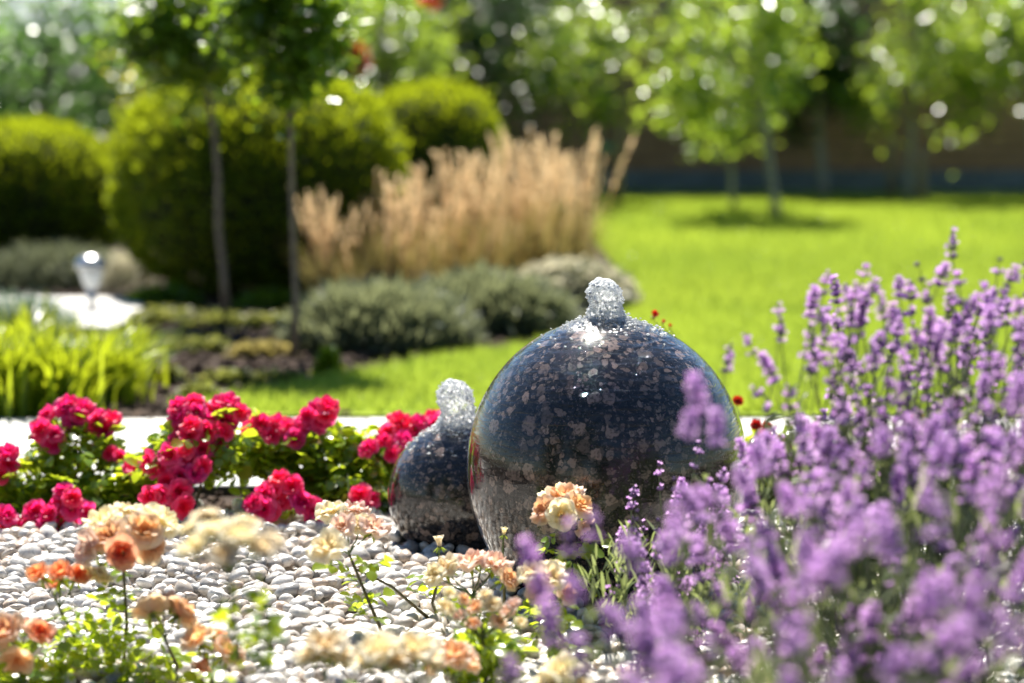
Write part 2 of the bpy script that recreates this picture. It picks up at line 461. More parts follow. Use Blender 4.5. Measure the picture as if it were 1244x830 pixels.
def granitemat():
    """Polished dark granite with brown-pink crystals under running water."""
    m, nt = newmat('wet_brown_granite')
    L = nt.links.new
    tc = N(nt, 'ShaderNodeTexCoord')
    wn = N(nt, 'ShaderNodeTexNoise'); wn.inputs['Scale'].default_value = 30; wn.inputs['Detail'].default_value = 3
    L(tc.outputs['Object'], wn.inputs['Vector'])
    wv = N(nt, 'ShaderNodeVectorMath', operation='MULTIPLY_ADD'); L(wn.outputs['Color'], wv.inputs[0]); wv.inputs[1].default_value = (.026, .026, .026); L(tc.outputs['Object'], wv.inputs[2])
    wn2 = N(nt, 'ShaderNodeTexNoise'); wn2.inputs['Scale'].default_value = 110; wn2.inputs['Detail'].default_value = 2; L(tc.outputs['Object'], wn2.inputs['Vector'])
    wv2 = N(nt, 'ShaderNodeVectorMath', operation='MULTIPLY_ADD'); L(wn2.outputs['Color'], wv2.inputs[0]); wv2.inputs[1].default_value = (.011, .011, .011); L(wv.outputs[0], wv2.inputs[2]); wv = wv2
    base = ramp(nt, [(0.38, (.006, .006, .007)), (0.62, (.022, .021, .022))])
    bn = N(nt, 'ShaderNodeTexNoise'); bn.inputs['Scale'].default_value = 120; bn.inputs['Detail'].default_value = 3; L(tc.outputs['Object'], bn.inputs['Vector']); L(bn.outputs[0], base.inputs[0])
    cur = base.outputs[0]
    def layer(scale, amount, lo, hi, colA, colB, rnd_keep, cur, seed):
        mp = N(nt, 'ShaderNodeMapping'); mp.inputs['Location'].default_value = (seed, seed * .7, 0); L(wv.outputs[0], mp.inputs['Vector'])
        vo = N(nt, 'ShaderNodeTexVoronoi'); vo.inputs['Scale'].default_value = scale; vo.inputs['Randomness'].default_value = 1.0
        L(mp.outputs[0], vo.inputs['Vector'])
        se = N(nt, 'ShaderNodeSeparateColor'); L(vo.outputs['Color'], se.inputs[0])
        # threshold radius per cell
        th = N(nt, 'ShaderNodeMapRange'); L(se.outputs[0], th.inputs[0]); th.inputs[1].default_value = rnd_keep; th.inputs[2].default_value = 1.0; th.inputs[3].default_value = lo; th.inputs[4].default_value = hi
        kp = N(nt, 'ShaderNodeMath', operation='GREATER_THAN'); L(se.outputs[0], kp.inputs[0]); kp.inputs[1].default_value = rnd_keep
        sb = N(nt, 'ShaderNodeMath', operation='SUBTRACT'); L(th.outputs[0], sb.inputs[0]); L(vo.outputs['Distance'], sb.inputs[1])
        sm = N(nt, 'ShaderNodeMapRange'); L(sb.outputs[0], sm.inputs[0]); sm.inputs[1].default_value = -0.01; sm.inputs[2].default_value = 0.035
        mu = N(nt, 'ShaderNodeMath', operation='MULTIPLY'); L(sm.outputs[0], mu.inputs[0]); L(kp.outputs[0], mu.inputs[1])
        # specks inside a crystal
        sn = N(nt, 'ShaderNodeTexNoise'); sn.inputs['Scale'].default_value = 170; sn.inputs['Detail'].default_value = 4; L(tc.outputs['Object'], sn.inputs['Vector'])
        sr = ramp(nt, [(0.40, (.35, .35, .35)), (0.52, (1, 1, 1))], sn.outputs[0])
        mu2 = N(nt, 'ShaderNodeMath', operation='MULTIPLY'); L(mu.outputs[0], mu2.inputs[0]); L(sr.outputs[0], mu2.inputs[1])
        mu3 = N(nt, 'ShaderNodeMath', operation='MULTIPLY'); L(mu2.outputs[0], mu3.inputs[0]); mu3.inputs[1].default_value = amount
        cc = ramp(nt, [(0, colA), (1, colB)], se.outputs[1])
        mx = N(nt, 'ShaderNodeMix', data_type='RGBA'); L(mu3.outputs[0], mx.inputs[0]); L(cur, mx.inputs[6]); L(cc.outputs[0], mx.inputs[7])
        return mx.outputs[2]
    cur = layer(190, 0.7, .20, .55, (.04, .036, .036), (.16, .13, .12), 0.40, cur, 3.1)
    cur = layer(66, 0.9, .22, .50, (.05, .042, .040), (.23, .17, .145), 0.22, cur, 1.7)
    cur = layer(34, 0.97, .24, .56, (.07, .056, .052), (.27, .20, .17), 0.48, cur, 0.3)
    pb = N(nt, 'ShaderNodeBsdfPrincipled')
    L(cur, pb.inputs['Base Color'])
    pb.inputs['Roughness'].default_value = 0.12
    pb.inputs['Specular IOR Level'].default_value = 0.2
    pb.inputs['Coat Weight'].default_value = 1.0
    pb.inputs['Coat Roughness'].default_value = 0.02
    pb.inputs['Coat IOR'].default_value = 1.42
    # water running down: rills stretched along the flow, stronger near the top
    sx = N(nt, 'ShaderNodeSeparateXYZ'); L(tc.outputs['Generated'], sx.inputs[0])
    r1 = N(nt, 'ShaderNodeTexNoise'); r1.inputs['Scale'].default_value = 19; r1.inputs['Detail'].default_value = 5; r1.inputs['Distortion'].default_value = 0.6
    mpp = N(nt, 'ShaderNodeMapping'); mpp.inputs['Scale'].default_value = (1, 1, 5.0); L(tc.outputs['Object'], mpp.inputs['Vector']); L(mpp.outputs[0], r1.inputs['Vector'])
    hm = N(nt, 'ShaderNodeMapRange'); L(sx.outputs[2], hm.inputs[0]); hm.inputs[1].default_value = 0.55; hm.inputs[2].default_value = 1.0; hm.inputs[3].default_value = 0.05; hm.inputs[4].default_value = 1.0
    hmul = N(nt, 'ShaderNodeMath', operation='MULTIPLY'); L(r1.outputs[0], hmul.inputs[0]); L(hm.outputs[0], hmul.inputs[1])
    bp = N(nt, 'ShaderNodeBump'); bp.inputs['Strength'].default_value = 0.9; bp.inputs['Distance'].default_value = 0.016
    L(hmul.outputs[0], bp.inputs['Height']); L(bp.outputs[0], pb.inputs['Coat Normal'])
    b2 = N(nt, 'ShaderNodeBump'); b2.inputs['Strength'].default_value = 0.15; b2.inputs['Distance'].default_value = 0.003
    L(hmul.outputs[0], b2.inputs['Height']); L(b2.outputs[0], pb.inputs['Normal'])
    out = N(nt, 'ShaderNodeOutputMaterial'); L(pb.outputs[0], out.inputs[0])
    return m
M_GRANITE = granitemat()

def watermat(name, froth, gloss):
    """Clear water over a share of aerated white water."""
    m, nt = newmat(name)
    L = nt.links.new
    pb = N(nt, 'ShaderNodeBsdfPrincipled')
    pb.inputs['Base Color'].default_value = (1, 1, 1, 1)
    pb.inputs['Transmission Weight'].default_value = 1.0
    pb.inputs['Roughness'].default_value = 0.09
    pb.inputs['IOR'].default_value = 1.33
    tc = N(nt, 'ShaderNodeTexCoord')
    no = N(nt, 'ShaderNodeTexNoise'); no.inputs['Scale'].default_value = 90; no.inputs['Detail'].default_value = 2
    L(tc.outputs['Object'], no.inputs['Vector'])
    vo = N(nt, 'ShaderNodeTexVoronoi'); vo.inputs['Scale'].default_value = 100
    L(tc.outputs['Object'], vo.inputs['Vector'])
    ad = N(nt, 'ShaderNodeMath', operation='ADD'); L(no.outputs[0], ad.inputs[0]); L(vo.outputs['Distance'], ad.inputs[1])
    bp = N(nt, 'ShaderNodeBump'); bp.inputs['Strength'].default_value = 1.0; bp.inputs['Distance'].default_value = 0.0020
    L(ad.outputs[0], bp.inputs['Height']); L(bp.outputs[0], pb.inputs['Normal'])
    df = N(nt, 'ShaderNodeBsdfDiffuse'); df.inputs[0].default_value = (.9, .92, .93, 1); L(bp.outputs[0], df.inputs['Normal'])
    tr = N(nt, 'ShaderNodeBsdfTranslucent'); tr.inputs[0].default_value = (.9, .92, .93, 1); L(bp.outputs[0], tr.inputs['Normal'])
    m1 = N(nt, 'ShaderNodeMixShader'); m1.inputs[0].default_value = 0.6; L(df.outputs[0], m1.inputs[1]); L(tr.outputs[0], m1.inputs[2])
    gl = N(nt, 'ShaderNodeBsdfGlossy'); gl.inputs['Roughness'].default_value = 0.26; L(bp.outputs[0], gl.inputs['Normal'])
    tp = N(nt, 'ShaderNodeBsdfTransparent')
    m0 = N(nt, 'ShaderNodeMixShader'); m0.inputs[0].default_value = 0.36; L(tp.outputs[0], m0.inputs[1]); L(pb.outputs[0], m0.inputs[2])
    m3 = N(nt, 'ShaderNodeMixShader'); m3.inputs[0].default_value = gloss; L(m0.outputs[0], m3.inputs[1]); L(gl.outputs[0], m3.inputs[2])
    n2 = N(nt, 'ShaderNodeTexNoise'); n2.inputs['Scale'].default_value = 105; n2.inputs['Detail'].default_value = 2; L(tc.outputs['Object'], n2.inputs['Vector'])
    rp = ramp(nt, [(0.40, (0, 0, 0)), (0.52, (froth, froth, froth))], n2.outputs[0])
    m2 = N(nt, 'ShaderNodeMixShader'); L(rp.outputs[0], m2.inputs[0]); L(m3.outputs[0], m2.inputs[1]); L(m1.outputs[0], m2.inputs[2])
    out = N(nt, 'ShaderNodeOutputMaterial'); L(m2.outputs[0], out.inputs[0])
    return m
M_WATER = watermat('splashing_water', .9, .15)
M_FILM = watermat('thin_running_water', .06, .06)

def frothmat():
    m, nt = newmat('white_froth')
    pb = N(nt, 'ShaderNodeBsdfPrincipled'); pb.inputs['Base Color'].default_value = (.85, .87, .88, 1); pb.inputs['Roughness'].default_value = 0.08
    pb.inputs['Transmission Weight'].default_value = 0.25
    pb.inputs['IOR'].default_value = 1.33
    out = N(nt, 'ShaderNodeOutputMaterial'); nt.links.new(pb.outputs[0], out.inputs[0])
    return m
M_FROTH = frothmat()
def glassmat():
    m, nt = newmat('lamp_glass')
    pb = N(nt, 'ShaderNodeBsdfPrincipled'); pb.inputs['Base Color'].default_value = (.95, .97, .97, 1); pb.inputs['Roughness'].default_value = 0.3
    pb.inputs['Transmission Weight'].default_value = 0.25; pb.inputs['IOR'].default_value = 1.45
    out = N(nt, 'ShaderNodeOutputMaterial'); nt.links.new(pb.outputs[0], out.inputs[0])
    return m
M_GLASS = glassmat()

# ================================================================== SETTING
def sheet(name, pts, z, mat, kind='structure'):
    V = np.array([(x, y, z) for x, y in pts]); Fc = np.array([list(range(len(pts)))])
    o = link(name, mk(name, [(V, Fc, 0, None)], [mat], smooth=False))
    return tag(o, kind=kind)

ground = sheet('ground', [(-60, -60), (60, -60), (60, 60), (-60, 60)], 0.0, M_SOIL)

# lawn: bounded by the planting bed on the left, the path in front and the wall behind
LB = [(-2.2, 6.72), (-0.96, 6.80), (-0.86, 6.95), (-0.57, 7.50), (-0.28, 7.98), (0.05, 8.38), (0.32, 8.95), (0.47, 9.8), (0.52, 11.0),
      (0.50, 12.5), (0.46, 14.0), (0.55, 16.0), (0.60, 18.93)]
lawn_poly = [(x, y) for x, y in LB[1:]] + [(9, 18.93), (9, 6.72), (-0.9, 6.72)]
lawn = sheet('lawn', lawn_poly, 0.012, M_LAWN)

def in_lawn(x, y):
    xs = np.interp(y, [p[1] for p in LB[1:]], [p[0] for p in LB[1:]])
    return (x > xs) & (y > 6.76) & (y < 18.9)

def grass_field(name, n, y0, y1, hmin, hmax, wid, parent=None):
    y = rng.uniform(y0, y1, n * 2)
    # even on the picture: more blades near
    xw = 0.24 * y + 0.4
    x = rng.uniform(-1, 1, n * 2) * xw
    k = in_lawn(x, y); x, y = x[k][:n], y[k][:n]
    m = len(x)
    h = rng.uniform(hmin, hmax, m)
    M = rots(rng.uniform(0, 6.28, m), rng.normal(0, .35, m), rng.normal(0, .35, m))
    S = np.zeros((m, 3, 3)); S[:, 0, 0] = wid; S[:, 1, 1] = h; S[:, 2, 2] = h
    pat = np.array([mnoise.noise(Vector((a * 1.1, b * .55, 0))) + .5 * mnoise.noise(Vector((a * 4, b * 3, 3))) for a, b in zip(x, y)])
    rc = rcol(m); rc[:, 0] = np.clip(.5 + pat * .75 + rng.normal(0, .22, m), 0, 1)
    V, Fc, co = inst(BLADE, M @ S, np.stack([x, y, np.full(m, .012)], 1), rc)
    return V, Fc, 0, co
V1 = grass_field('g', 60000, 6.76, 9.5, .025, .055, .004)
V2 = grass_field('g', 60000, 9.5, 13, .03, .06, .007)
V3 = grass_field('g', 50000, 13, 18.9, .03, .06, .011)
gr = link('grass', mk('grass', [V1, V2, V3], [M_GRASS]))
tag(gr, 'short sunlit bright green lawn grass', 'grass', kind='stuff')

# mulch and clods in the bed
def scatter_clods(n, region, smin, smax, mat):
    x0, x1, y0, y1 = region
    x = rng.uniform(x0, x1, n); y = rng.uniform(y0, y1, n)
    k = ~in_lawn(x, y)
    x, y = x[k], y[k]; n = len(x)
    s = rng.uniform(smin, smax, n)
    M = rots(rng.uniform(0, 6.28, n), rng.normal(0, .5, n), rng.normal(0, .5, n))
    S = np.zeros((n, 3, 3)); S[:, 0, 0] = s; S[:, 1, 1] = s * rng.uniform(.5, .9, n); S[:, 2, 2] = s * rng.uniform(.3, .7, n)
    return inst(ICO1, M @ S, np.stack([x, y, s * .25], 1), rcol(n))
V, Fc, co = scatter_clods(4200, (-2.2, .45, 6.75, 10.5), .008, .035, M_CLOD)
o = link('mulch', mk('mulch', [(V, Fc, 0, co)], [M_CLOD], smooth=False)); tag(o, 'dark brown mulch clods on the planting bed', 'mulch', kind='stuff')

# ---- near path of pale slabs
path = empty('path', (0, 6.1, 0)); tag(path, kind='structure')
def slab_mesh(i):
    V, Fc = box(-.2985, .2985, -.1865, .1865, 0, .03, .002)
    return mk('paving_slab', [(V, Fc, 0, None)], [M_SLAB], smooth=False)
SLABS = [slab_mesh(0)]
for r in range(3):
    for c in range(-5, 8):
        x = c * .6 + (0.3 if r % 2 else 0) - .1
        if abs(x) > 3.4: continue
        link('paving_slab', SLABS[0], path, (x, 5.72 + r * .376 - 6.1, -.020 + random.uniform(0, .002)), (random.gauss(0, .003), random.gauss(0, .003), random.gauss(0, .004)))
edge = link('path_edging', mk('path_edging', [(*box(-3.6, 4.6, -.008, .008, -.02, .022, .002), 0, None)], [M_EDGE], False), path, (0, -.60, 0))
# ---- far stub of path beside the lamp
fp = empty('path', (-1.75, 9.4, 0)); tag(fp, kind='structure')
for (x, y) in ((-.02, -.32), (-.02, .08), (-.62, -.30), (-.62, .1), (-.05, .48), (-.66, .5)):
    link('paving_slab', SLABS[0], fp, (x, y, .004), (0, 0, random.gauss(0, .01)))

# ---- garden wall at the far end of the lawn
WY = 19.0
wall = empty('garden_wall', (2.9, WY, 0)); tag(wall, 'brown brick garden wall with dark slate footing behind the lawn', 'wall')
V, Fc = box(-4.4, 6.1, .03, .25, 0, 1.78)
link('wall_core', mk('wall_core', [(V, Fc, 0, None)], [M_MORTAR], False), wall)
ch = []
for r in range(20):
    z = .205 + r * .078
    for c in range(43):
        x = -4.38 + c * .25 + (.125 if r % 2 else 0)
        if x > 5.9: continue
        ch.append(box(x, x + .24, random.uniform(-.004, .004), .06, z, z + .068))
BV = np.concatenate([c[0] for c in ch]); BF = np.concatenate([c[1] + 8 * i for i, c in enumerate(ch)])
o = link('brickwork', mk('brickwork', [(BV, BF, 0, None)], [M_BRICK], False), wall); o['kind'] = 'stuff'
sb = mk('footing_block', [(*box(0, .49, -.05, .05, 0, .096, .006), 0, None)], [M_BASESTONE], False)
for r in range(2):
    for c in range(21):
        link('footing_block', sb, wall, (-4.39 + c * .5 + (.2 if r else 0), random.uniform(-.004, .004), r * .1))
link('coping', mk('coping', [(*box(-4.45, 6.15, -.04, .30, 1.785, 1.84, .01), 0, None)], [M_BASESTONE], False), wall)

# ---- shed far left with a blue grey roof
shed = empty('garden_shed', (-3.15, 18.2, 0)); tag(shed, 'garden shed with a blue grey roof seen between the trees', 'shed')
link('shed_wall', mk('shed_wall', [(*box(-1.3, 1.3, 0, 1.6, 0, 1.25), 0, None)], [M_SHED], False), shed)
rv = np.array([(-1.5, -.2, 1.2), (1.5, -.2, 1.2), (1.5, .8, 1.95), (-1.5, .8, 1.95), (1.5, 1.8, 1.2), (-1.5, 1.8, 1.2),
               (-1.5, -.2, 1.26), (1.5, -.2, 1.26), (1.5, .8, 2.01), (-1.5, .8, 2.01), (1.5, 1.8, 1.26), (-1.5, 1.8, 1.26)])
rf = np.array([(0, 3, 2, 1), (3, 5, 4, 2), (6, 7, 8, 9), (9, 8, 10, 11), (0, 1, 7, 6), (5, 11, 10, 4), (1, 2, 8, 7), (2, 4, 10, 8), (0, 6, 9, 3), (3, 9, 11, 5)])
link('roof', mk('roof', [(rv, rf, 0, None)], [M_ROOF], False), shed)

# ================================================================== PEBBLES
def pebble_shape(T, seed):
    V = T[0].copy()
    out = []
    for v in V:
        p = Vector(v)
        n = mnoise.noise(p * 1.1 + Vector((seed * 7.3, seed * 3.1, 0)))
        out.append(v * (1 + .22 * n))
    V = np.array(out)
    e = 2.3
    return V, T[1]
def pebble_scale(n):
    a = rng.uniform(.011, .0255, n) * np.where(rng.random(n) < .12, 1.25, 1)
    S = np.zeros((n, 3, 3)); S[:, 0, 0] = a; S[:, 1, 1] = a * rng.uniform(.62, .92, n); S[:, 2, 2] = a * rng.uniform(.42, .66, n)
    return S, a
bed = empty('pebble_bed', (0, 4.4, 0)); tag(bed, kind='structure')
SPH_BIG = (P(737, 569, 4.42)); 
BALLS = [(.392, 0, 0)]
PEB_T = [pebble_shape(ICO2, i) for i in range(6)]
PEB_L = [pebble_shape(ICO1, i + 9) for i in range(3)]
def hexpts(x0, x1, y0, y1, s, jit):
    xs = np.arange(x0, x1, s); ys = np.arange(y0, y1, s * .86)
    X, Y = np.meshgrid(xs, ys); X = X + (np.arange(len(ys)) % 2)[:, None] * s / 2
    p = np.stack([X.ravel(), Y.ravel()], 1)
    return p + rng.normal(0, jit, p.shape)
PB_Y1 = 5.20
top = hexpts(-1.35, 1.1, 3.45, PB_Y1, .0315, .0065)
low = hexpts(-1.35, 1.1, 3.45, PB_Y1, .036, .006)
bx, by = SPH_BIG.x, SPH_BIG.y
SPH_SM = P(557, 600, 4.82)
def outside(p):
    return (np.hypot(p[:, 0] - bx, p[:, 1] - by) > .19) & (np.hypot(p[:, 0] - SPH_SM.x, p[:, 1] - SPH_SM.y) > .10)
edge_w = PB_Y1 - .05 + .03 * np.sin(top[:, 0] * 9)
top = top[outside(top) & (top[:, 1] < edge_w)]
low = low[outside(low)]
# the 300 that show largest: open, in view, nearest
vis = (top[:, 1] > 3.86) & (top[:, 1] < 4.6) & (top[:, 0] > -.205 * top[:, 1]) & (top[:, 0] < .02)
idx = np.where(vis)[0]
idx = idx[np.argsort(top[idx, 1])][:300]
rest = np.ones(len(top), bool); rest[idx] = False
pm = []
for i, T in enumerate(PEB_T):
    V = T[0] * np.array([1, .78, .55])
    pm.append(mk('pebble', [(V, T[1], 0, np.tile([[i / 6.0, .5, .5]], (len(V), 1)))], [M_PEB]))
for j in idx:
    s = random.uniform(.012, .027)
    link('pebble', pm[random.randrange(6)], bed, (top[j, 0], top[j, 1] - 4.4, random.uniform(.016, .026)),
         (random.gauss(0, .35), random.gauss(0, .35), random.uniform(0, 6.28)), (s, s * random.uniform(.85, 1.15), s * random.uniform(.85, 1.2)))
chunks = []
tr = top[rest]
for i, T in enumerate(PEB_T):
    q = tr[i::6]; n = len(q)
    S, a = pebble_scale(n)
    M = rots(rng.uniform(0, 6.28, n), rng.normal(0, .38, n), rng.normal(0, .38, n)) @ S
    V, Fc, co = inst(T, M, np.stack([q[:, 0], q[:, 1] - 4.4, rng.uniform(.010, .034, n)], 1), rcol(n))
    chunks.append((V, Fc, 0, co))
for i, T in enumerate(PEB_L):
    q = low[i::3]; n = len(q)
    S, a = pebble_scale(n)
    M = rots(rng.uniform(0, 6.28, n), rng.normal(0, .3, n), rng.normal(0, .3, n)) @ S
    V, Fc, co = inst(T, M, np.stack([q[:, 0], q[:, 1] - 4.4, rng.uniform(.004, .009, n)], 1), rcol(n))
    chunks.append((V, Fc, 0, co))
o = link('loose_pebbles', mk('loose_pebbles', chunks, [M_PEB]), bed); o['kind'] = 'stuff'
V, Fc, co = scatter_clods(900, (-1.6, 1.3, 5.14, 5.50), .006, .018, M_CLOD)
o = link('gravel', mk('gravel', [(V, Fc, 0, co)], [M_CLOD], smooth=False)); tag(o, 'fine brown gravel strip along the black path edging', 'gravel', kind='stuff')

# ================================================================== BALL FOUNTAINS
def ball_fountain(name, label, c, R, zs, jet):
    base = Vector((c.x, c.y, 0))
    e = empty(name, base); tag(e, label, 'fountain', 'granite ball fountains')
    prof = []
    H = R * zs
    n = 96
    th0 = math.acos(max(-1, min(1, -c.z / H)))
    for i in range(n + 1):
        t = th0 * i / n
        prof.append((max(1e-4, R * math.sin(t)), c.z + H * math.cos(t)))
    V, Fc = lathe(prof, 128)
    V2 = V[:, :]
    link('granite_ball', mk('granite_ball', [(V2, Fc[:, ::-1], 0, None)], [M_GRANITE]), e)
    top = c.z + H
    # jet: lumpy column of water
    jw, jh, lean = jet
    T = ico(6)
    V = T[0]
    o = np.zeros_like(V)
    for i, v in enumerate(V):
        h = ((v[2] + 1) / 2) * 1.3 - .3
        hp = max(h, 0.0)
        rr = jw * (.98 + .10 * math.exp(-((h - .66) / .22) ** 2) + 3.2 * max(0, .34 - h) ** 1.6)
        a = math.hypot(v[0], v[1])
        dirx, diry = (v[0] / a, v[1] / a) if a > 1e-6 else (1, 0)
        body = min(1.0, a / .80)
        p = Vector((dirx * 1.3, diry * 1.3, h * 3.0 + R * 40))
        nn = mnoise.noise(p * 1.3) * .16 + mnoise.noise(p * 3.4) * .16 + abs(mnoise.noise(p * 6.0)) * .30 + mnoise.noise(p * 14.0) * .02
        r = rr * body * (1 + nn)
        zz = h * jh * (1 + .10 * mnoise.noise(Vector((v[0] * 2, v[1] * 2, 5.0 + R * 20))) * (h > .5))
        o[i] = (dirx * r + lean * hp * jh, diry * r, top - .006 + zz)
    link('water_jet', mk('water_jet', [(o, T[1], 0, None)], [M_WATER]), e)
    # froth and bubbles in and on the jet
    n = 150
    h = rng.uniform(.02, 1.0, n) ; ang = rng.uniform(0, 6.28, n)
    rr = jw * (.98 + .10 * np.exp(-((h - .66) / .22) ** 2) + 3.2 * np.maximum(0, .34 - h) ** 1.6) * rng.uniform(.8, 1.12, n)
    rr = rr * np.where(h > .80, np.sqrt(np.maximum(0, 1 - ((h - .80) / .2) ** 2)), 1)
    s = rng.uniform(.0011, .0034, n)
    I = np.tile(np.eye(3), (n, 1, 1)) * s[:, None, None]
    t = np.stack([rr * np.cos(ang) + lean * h * jh, rr * np.sin(ang), top - .010 + h * jh], 1)
    V, Fc, _ = inst(ICO2, I, t)
    # scattered drops on the shoulder
    n2 = 520
    d = np.abs(rng.normal(0, 1, n2)) * jw * 1.5 + jw * .7; ang = rng.uniform(0, 6.28, n2)
    d = np.minimum(d, R * .75)
    zz = c.z + H * np.sqrt(1 - (d / R) ** 2) + rng.exponential(.0022, n2)
    s2 = rng.uniform(.0009, .0030, n2)
    V2, Fc2, _ = inst(ICO1, np.tile(np.eye(3), (n2, 1, 1)) * (s2[:, None] * np.array([1.5, 1.5, .8]))[:, None, :], np.stack([d * np.cos(ang), d * np.sin(ang), zz], 1))
    q = link('water_drops', mk('water_drops', [(V, Fc, 1, None), (V2, Fc2, 0, None)], [M_WATER, M_FROTH]), e); q['kind'] = 'stuff'
    # film of water spreading over the crown of the ball
    nr, na = 40, 96
    V, Fc = [], []
    for i in range(nr + 1):
        d = jw * .4 + (R * .40 - jw * .4) * i / nr
        for k in range(na):
            a = 2 * math.pi * k / na
            x, y = d * math.cos(a), d * math.sin(a)
            z = c.z + H * math.sqrt(max(0, 1 - (d / R) ** 2))
            u = i / nr
            rp = mnoise.noise(Vector((x * 55, y * 55, R * 9))) * .5 + mnoise.noise(Vector((math.cos(a) * 3, math.sin(a) * 3, d * 130))) * .6
            z += (.0042 * (1 - u) + .0012) * (1 + rp) * (1 - u ** 4) - .002 * u ** 4
            V.append((x, y, z))
    for i in range(nr):
        for k in range(na):
            a0, b0 = i * na + k, i * na + (k + 1) % na
            Fc.append((a0, a0 + na, b0 + na, b0))
    link('water_film', mk('water_film', [(np.array(V), np.array(Fc), 0, None)], [M_FILM]), e)
    return e

RB = 172.5 / F * 4.42
ball_fountain('ball_fountain', 'large polished dark granite ball with water bubbling from its top', SPH_BIG, RB, 1.075, (.0275, .080, -.10))
RS = 87 / F * 4.82
ball_fountain('ball_fountain', 'small dark granite ball with frothy water jet, half hidden behind the large ball', SPH_SM, RS, 1.0, (.031, .098, -.10))

# ================================================================== PLANT BUILDERS
def cloud(n, cen, rad, shell=0.0):
    """Points in an ellipsoid; shell 0..1 pushes them to the surface."""
    d = rng.normal(0, 1, (n, 3)); d /= np.linalg.norm(d, axis=1)[:, None]
    r = rng.uniform(0, 1, n) ** (1 / 3)
    r = shell + (1 - shell) * r
    return np.array(cen) + d * r[:, None] * np.array(rad), d

def leaves_at(pts, size, T=LEAF, tilt=.7, out=None, up=0.0, szv=.35):
    n = len(pts)
    yaw = rng.uniform(0, 6.28, n) if out is None else np.arctan2(-out[:, 0], out[:, 1]) + rng.normal(0, .8, n)
    M = rots(yaw, rng.normal(up, tilt, n), rng.normal(0, tilt, n))
    s = size * np.clip(rng.normal(1, szv, n), .4, 1.9)
    return inst(T, sc3(M, s), np.asarray(pts), rcol(n))

def hedge(label, c, rx, ry, h, n, leaf=.028):
    """Clipped rounded thuja: a shell of small upright sprays over an added dark core that blocks light."""
    e = empty('thuja_ball', (c.x, c.y, 0)); tag(e, label, 'hedge', 'clipped thuja balls behind the beds')
    zc = h * .5
    def surf(d, k=1.0):
        # squarish super-ellipsoid with uneven surface
        q = np.sum(np.abs(d) ** 2.5, axis=1) ** (-1 / 2.5)
        p = d * q[:, None] * np.array([rx, ry, h * .5]) * k[:, None]
        return p
    d = rng.normal(0, 1, (n, 3)); d /= np.linalg.norm(d, axis=1)[:, None]
    lump = np.array([mnoise.noise(Vector(v) * 3.2 + Vector((c.x * 9, 0, 0))) for v in d]) * .055 + np.array([mnoise.noise(Vector(v) * 8 + Vector((c.x, 4, 0))) for v in d]) * .03
    k = 1 + lump - rng.exponential(.045, n) + np.where(rng.random(n) < .03, rng.uniform(.02, .09, n), 0)
    p = surf(d, k); p[:, 2] += zc
    keep = p[:, 2] > .02
    p, d = p[keep], d[keep]; m = len(p)
    yaw = np.arctan2(-d[:, 0], d[:, 1]) + rng.normal(0, .7, m)
    pitch = np.clip(np.arctan2(d[:, 2], np.hypot(d[:, 0], d[:, 1])) * .6 + .75 + rng.normal(0, .35, m), -.4, 1.7)
    M = rots(yaw, pitch, rng.uniform(-1.4, 1.4, m))
    V, Fc, co = inst(LEAF_N, sc3(M, leaf * rng.uniform(.7, 1.7, m)), p, rcol(m))
    link('foliage', mk('foliage', [(V, Fc, 0, co)], [M_THUJA]), e)['kind'] = 'stuff'
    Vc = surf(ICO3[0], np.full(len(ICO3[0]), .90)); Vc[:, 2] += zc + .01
    link('light_block_core', mk('light_block_core', [(Vc, ICO3[1], 0, None)], [M_CORE]), e)
    return e

def branchy(base, top, rad, clumps, mat_idx=0, wob=.006, start=.4, seg=6):
    """Trunk with limbs to the clump centres; returns chunks."""
    base, top = Vector(base), Vector(top)
    pts = []
    for i in range(7):
        t = i / 6
        pts.append(base.lerp(top, t) + Vector((random.gauss(0, wob), random.gauss(0, wob), 0)) * (t > 0) * (t < 1))
    r = [rad * (1.25 if i == 0 else 1 - .45 * i / 6) for i in range(7)]
    tr = tube(pts, r, 10)
    limbs = []
    for c in clumps:
        t = random.uniform(start, .98)
        k = t * 6; i = int(k); a = pts[i].lerp(pts[min(6, i + 1)], k - i)
        c = Vector(c)
        m = a.lerp(c, .5) + Vector((0, 0, (c - a).length * .12))
        limbs.append(tube([a, m, c], [rad * .38, rad * .24, rad * .08], 5))
    return tr, limbs

def join(parts):
    V, Fc, off = [], [], 0
    for v, f in parts:
        V.append(v); Fc.append(f + off); off += len(v)
    return np.concatenate(V), np.concatenate(Fc)

def tree(label, base, height, cz, rad, nl, leaf, mat, trunk_r, group, nclump=18, T=SIMPLE, bark=None, name='garden_tree', clump_r=.32, cat='tree', off=(0, 0), tilt=.46, start=.5):
    nl = int(nl * 1.0); leaf = leaf * 1.12
    e = empty(name, base); tag(e, label, cat, group)
    cc = (off[0], off[1], cz)
    cl, _ = cloud(nclump, cc, np.array(rad) * .78, .35)
    tr, limbs = branchy((0, 0, 0), (off[0] * .8, off[1] * .8, cz), trunk_r, cl, start=start)
    link('trunk', mk('trunk', [(*tr, 0, None)], [bark or M_BARK]), e)
    link('limbs', mk('limbs', [(*join(limbs), 0, None)], [bark or M_BARK]), e)
    pts = []
    w_ = rng.uniform(.5, 1.5, nclump); w_ /= w_.sum()
    for c, q in zip(cl, w_):
        k = int(nl * q)
        pts.append(np.array(c) + rng.normal(0, 1, (k, 3)) * np.array(rad) * clump_r)
    pts = np.concatenate(pts)
    V, Fc, co = leaves_at(pts, leaf, T, tilt)
    link('crown', mk('crown', [(V, Fc, 0, co)], [mat]), e)['kind'] = 'stuff'
    return e

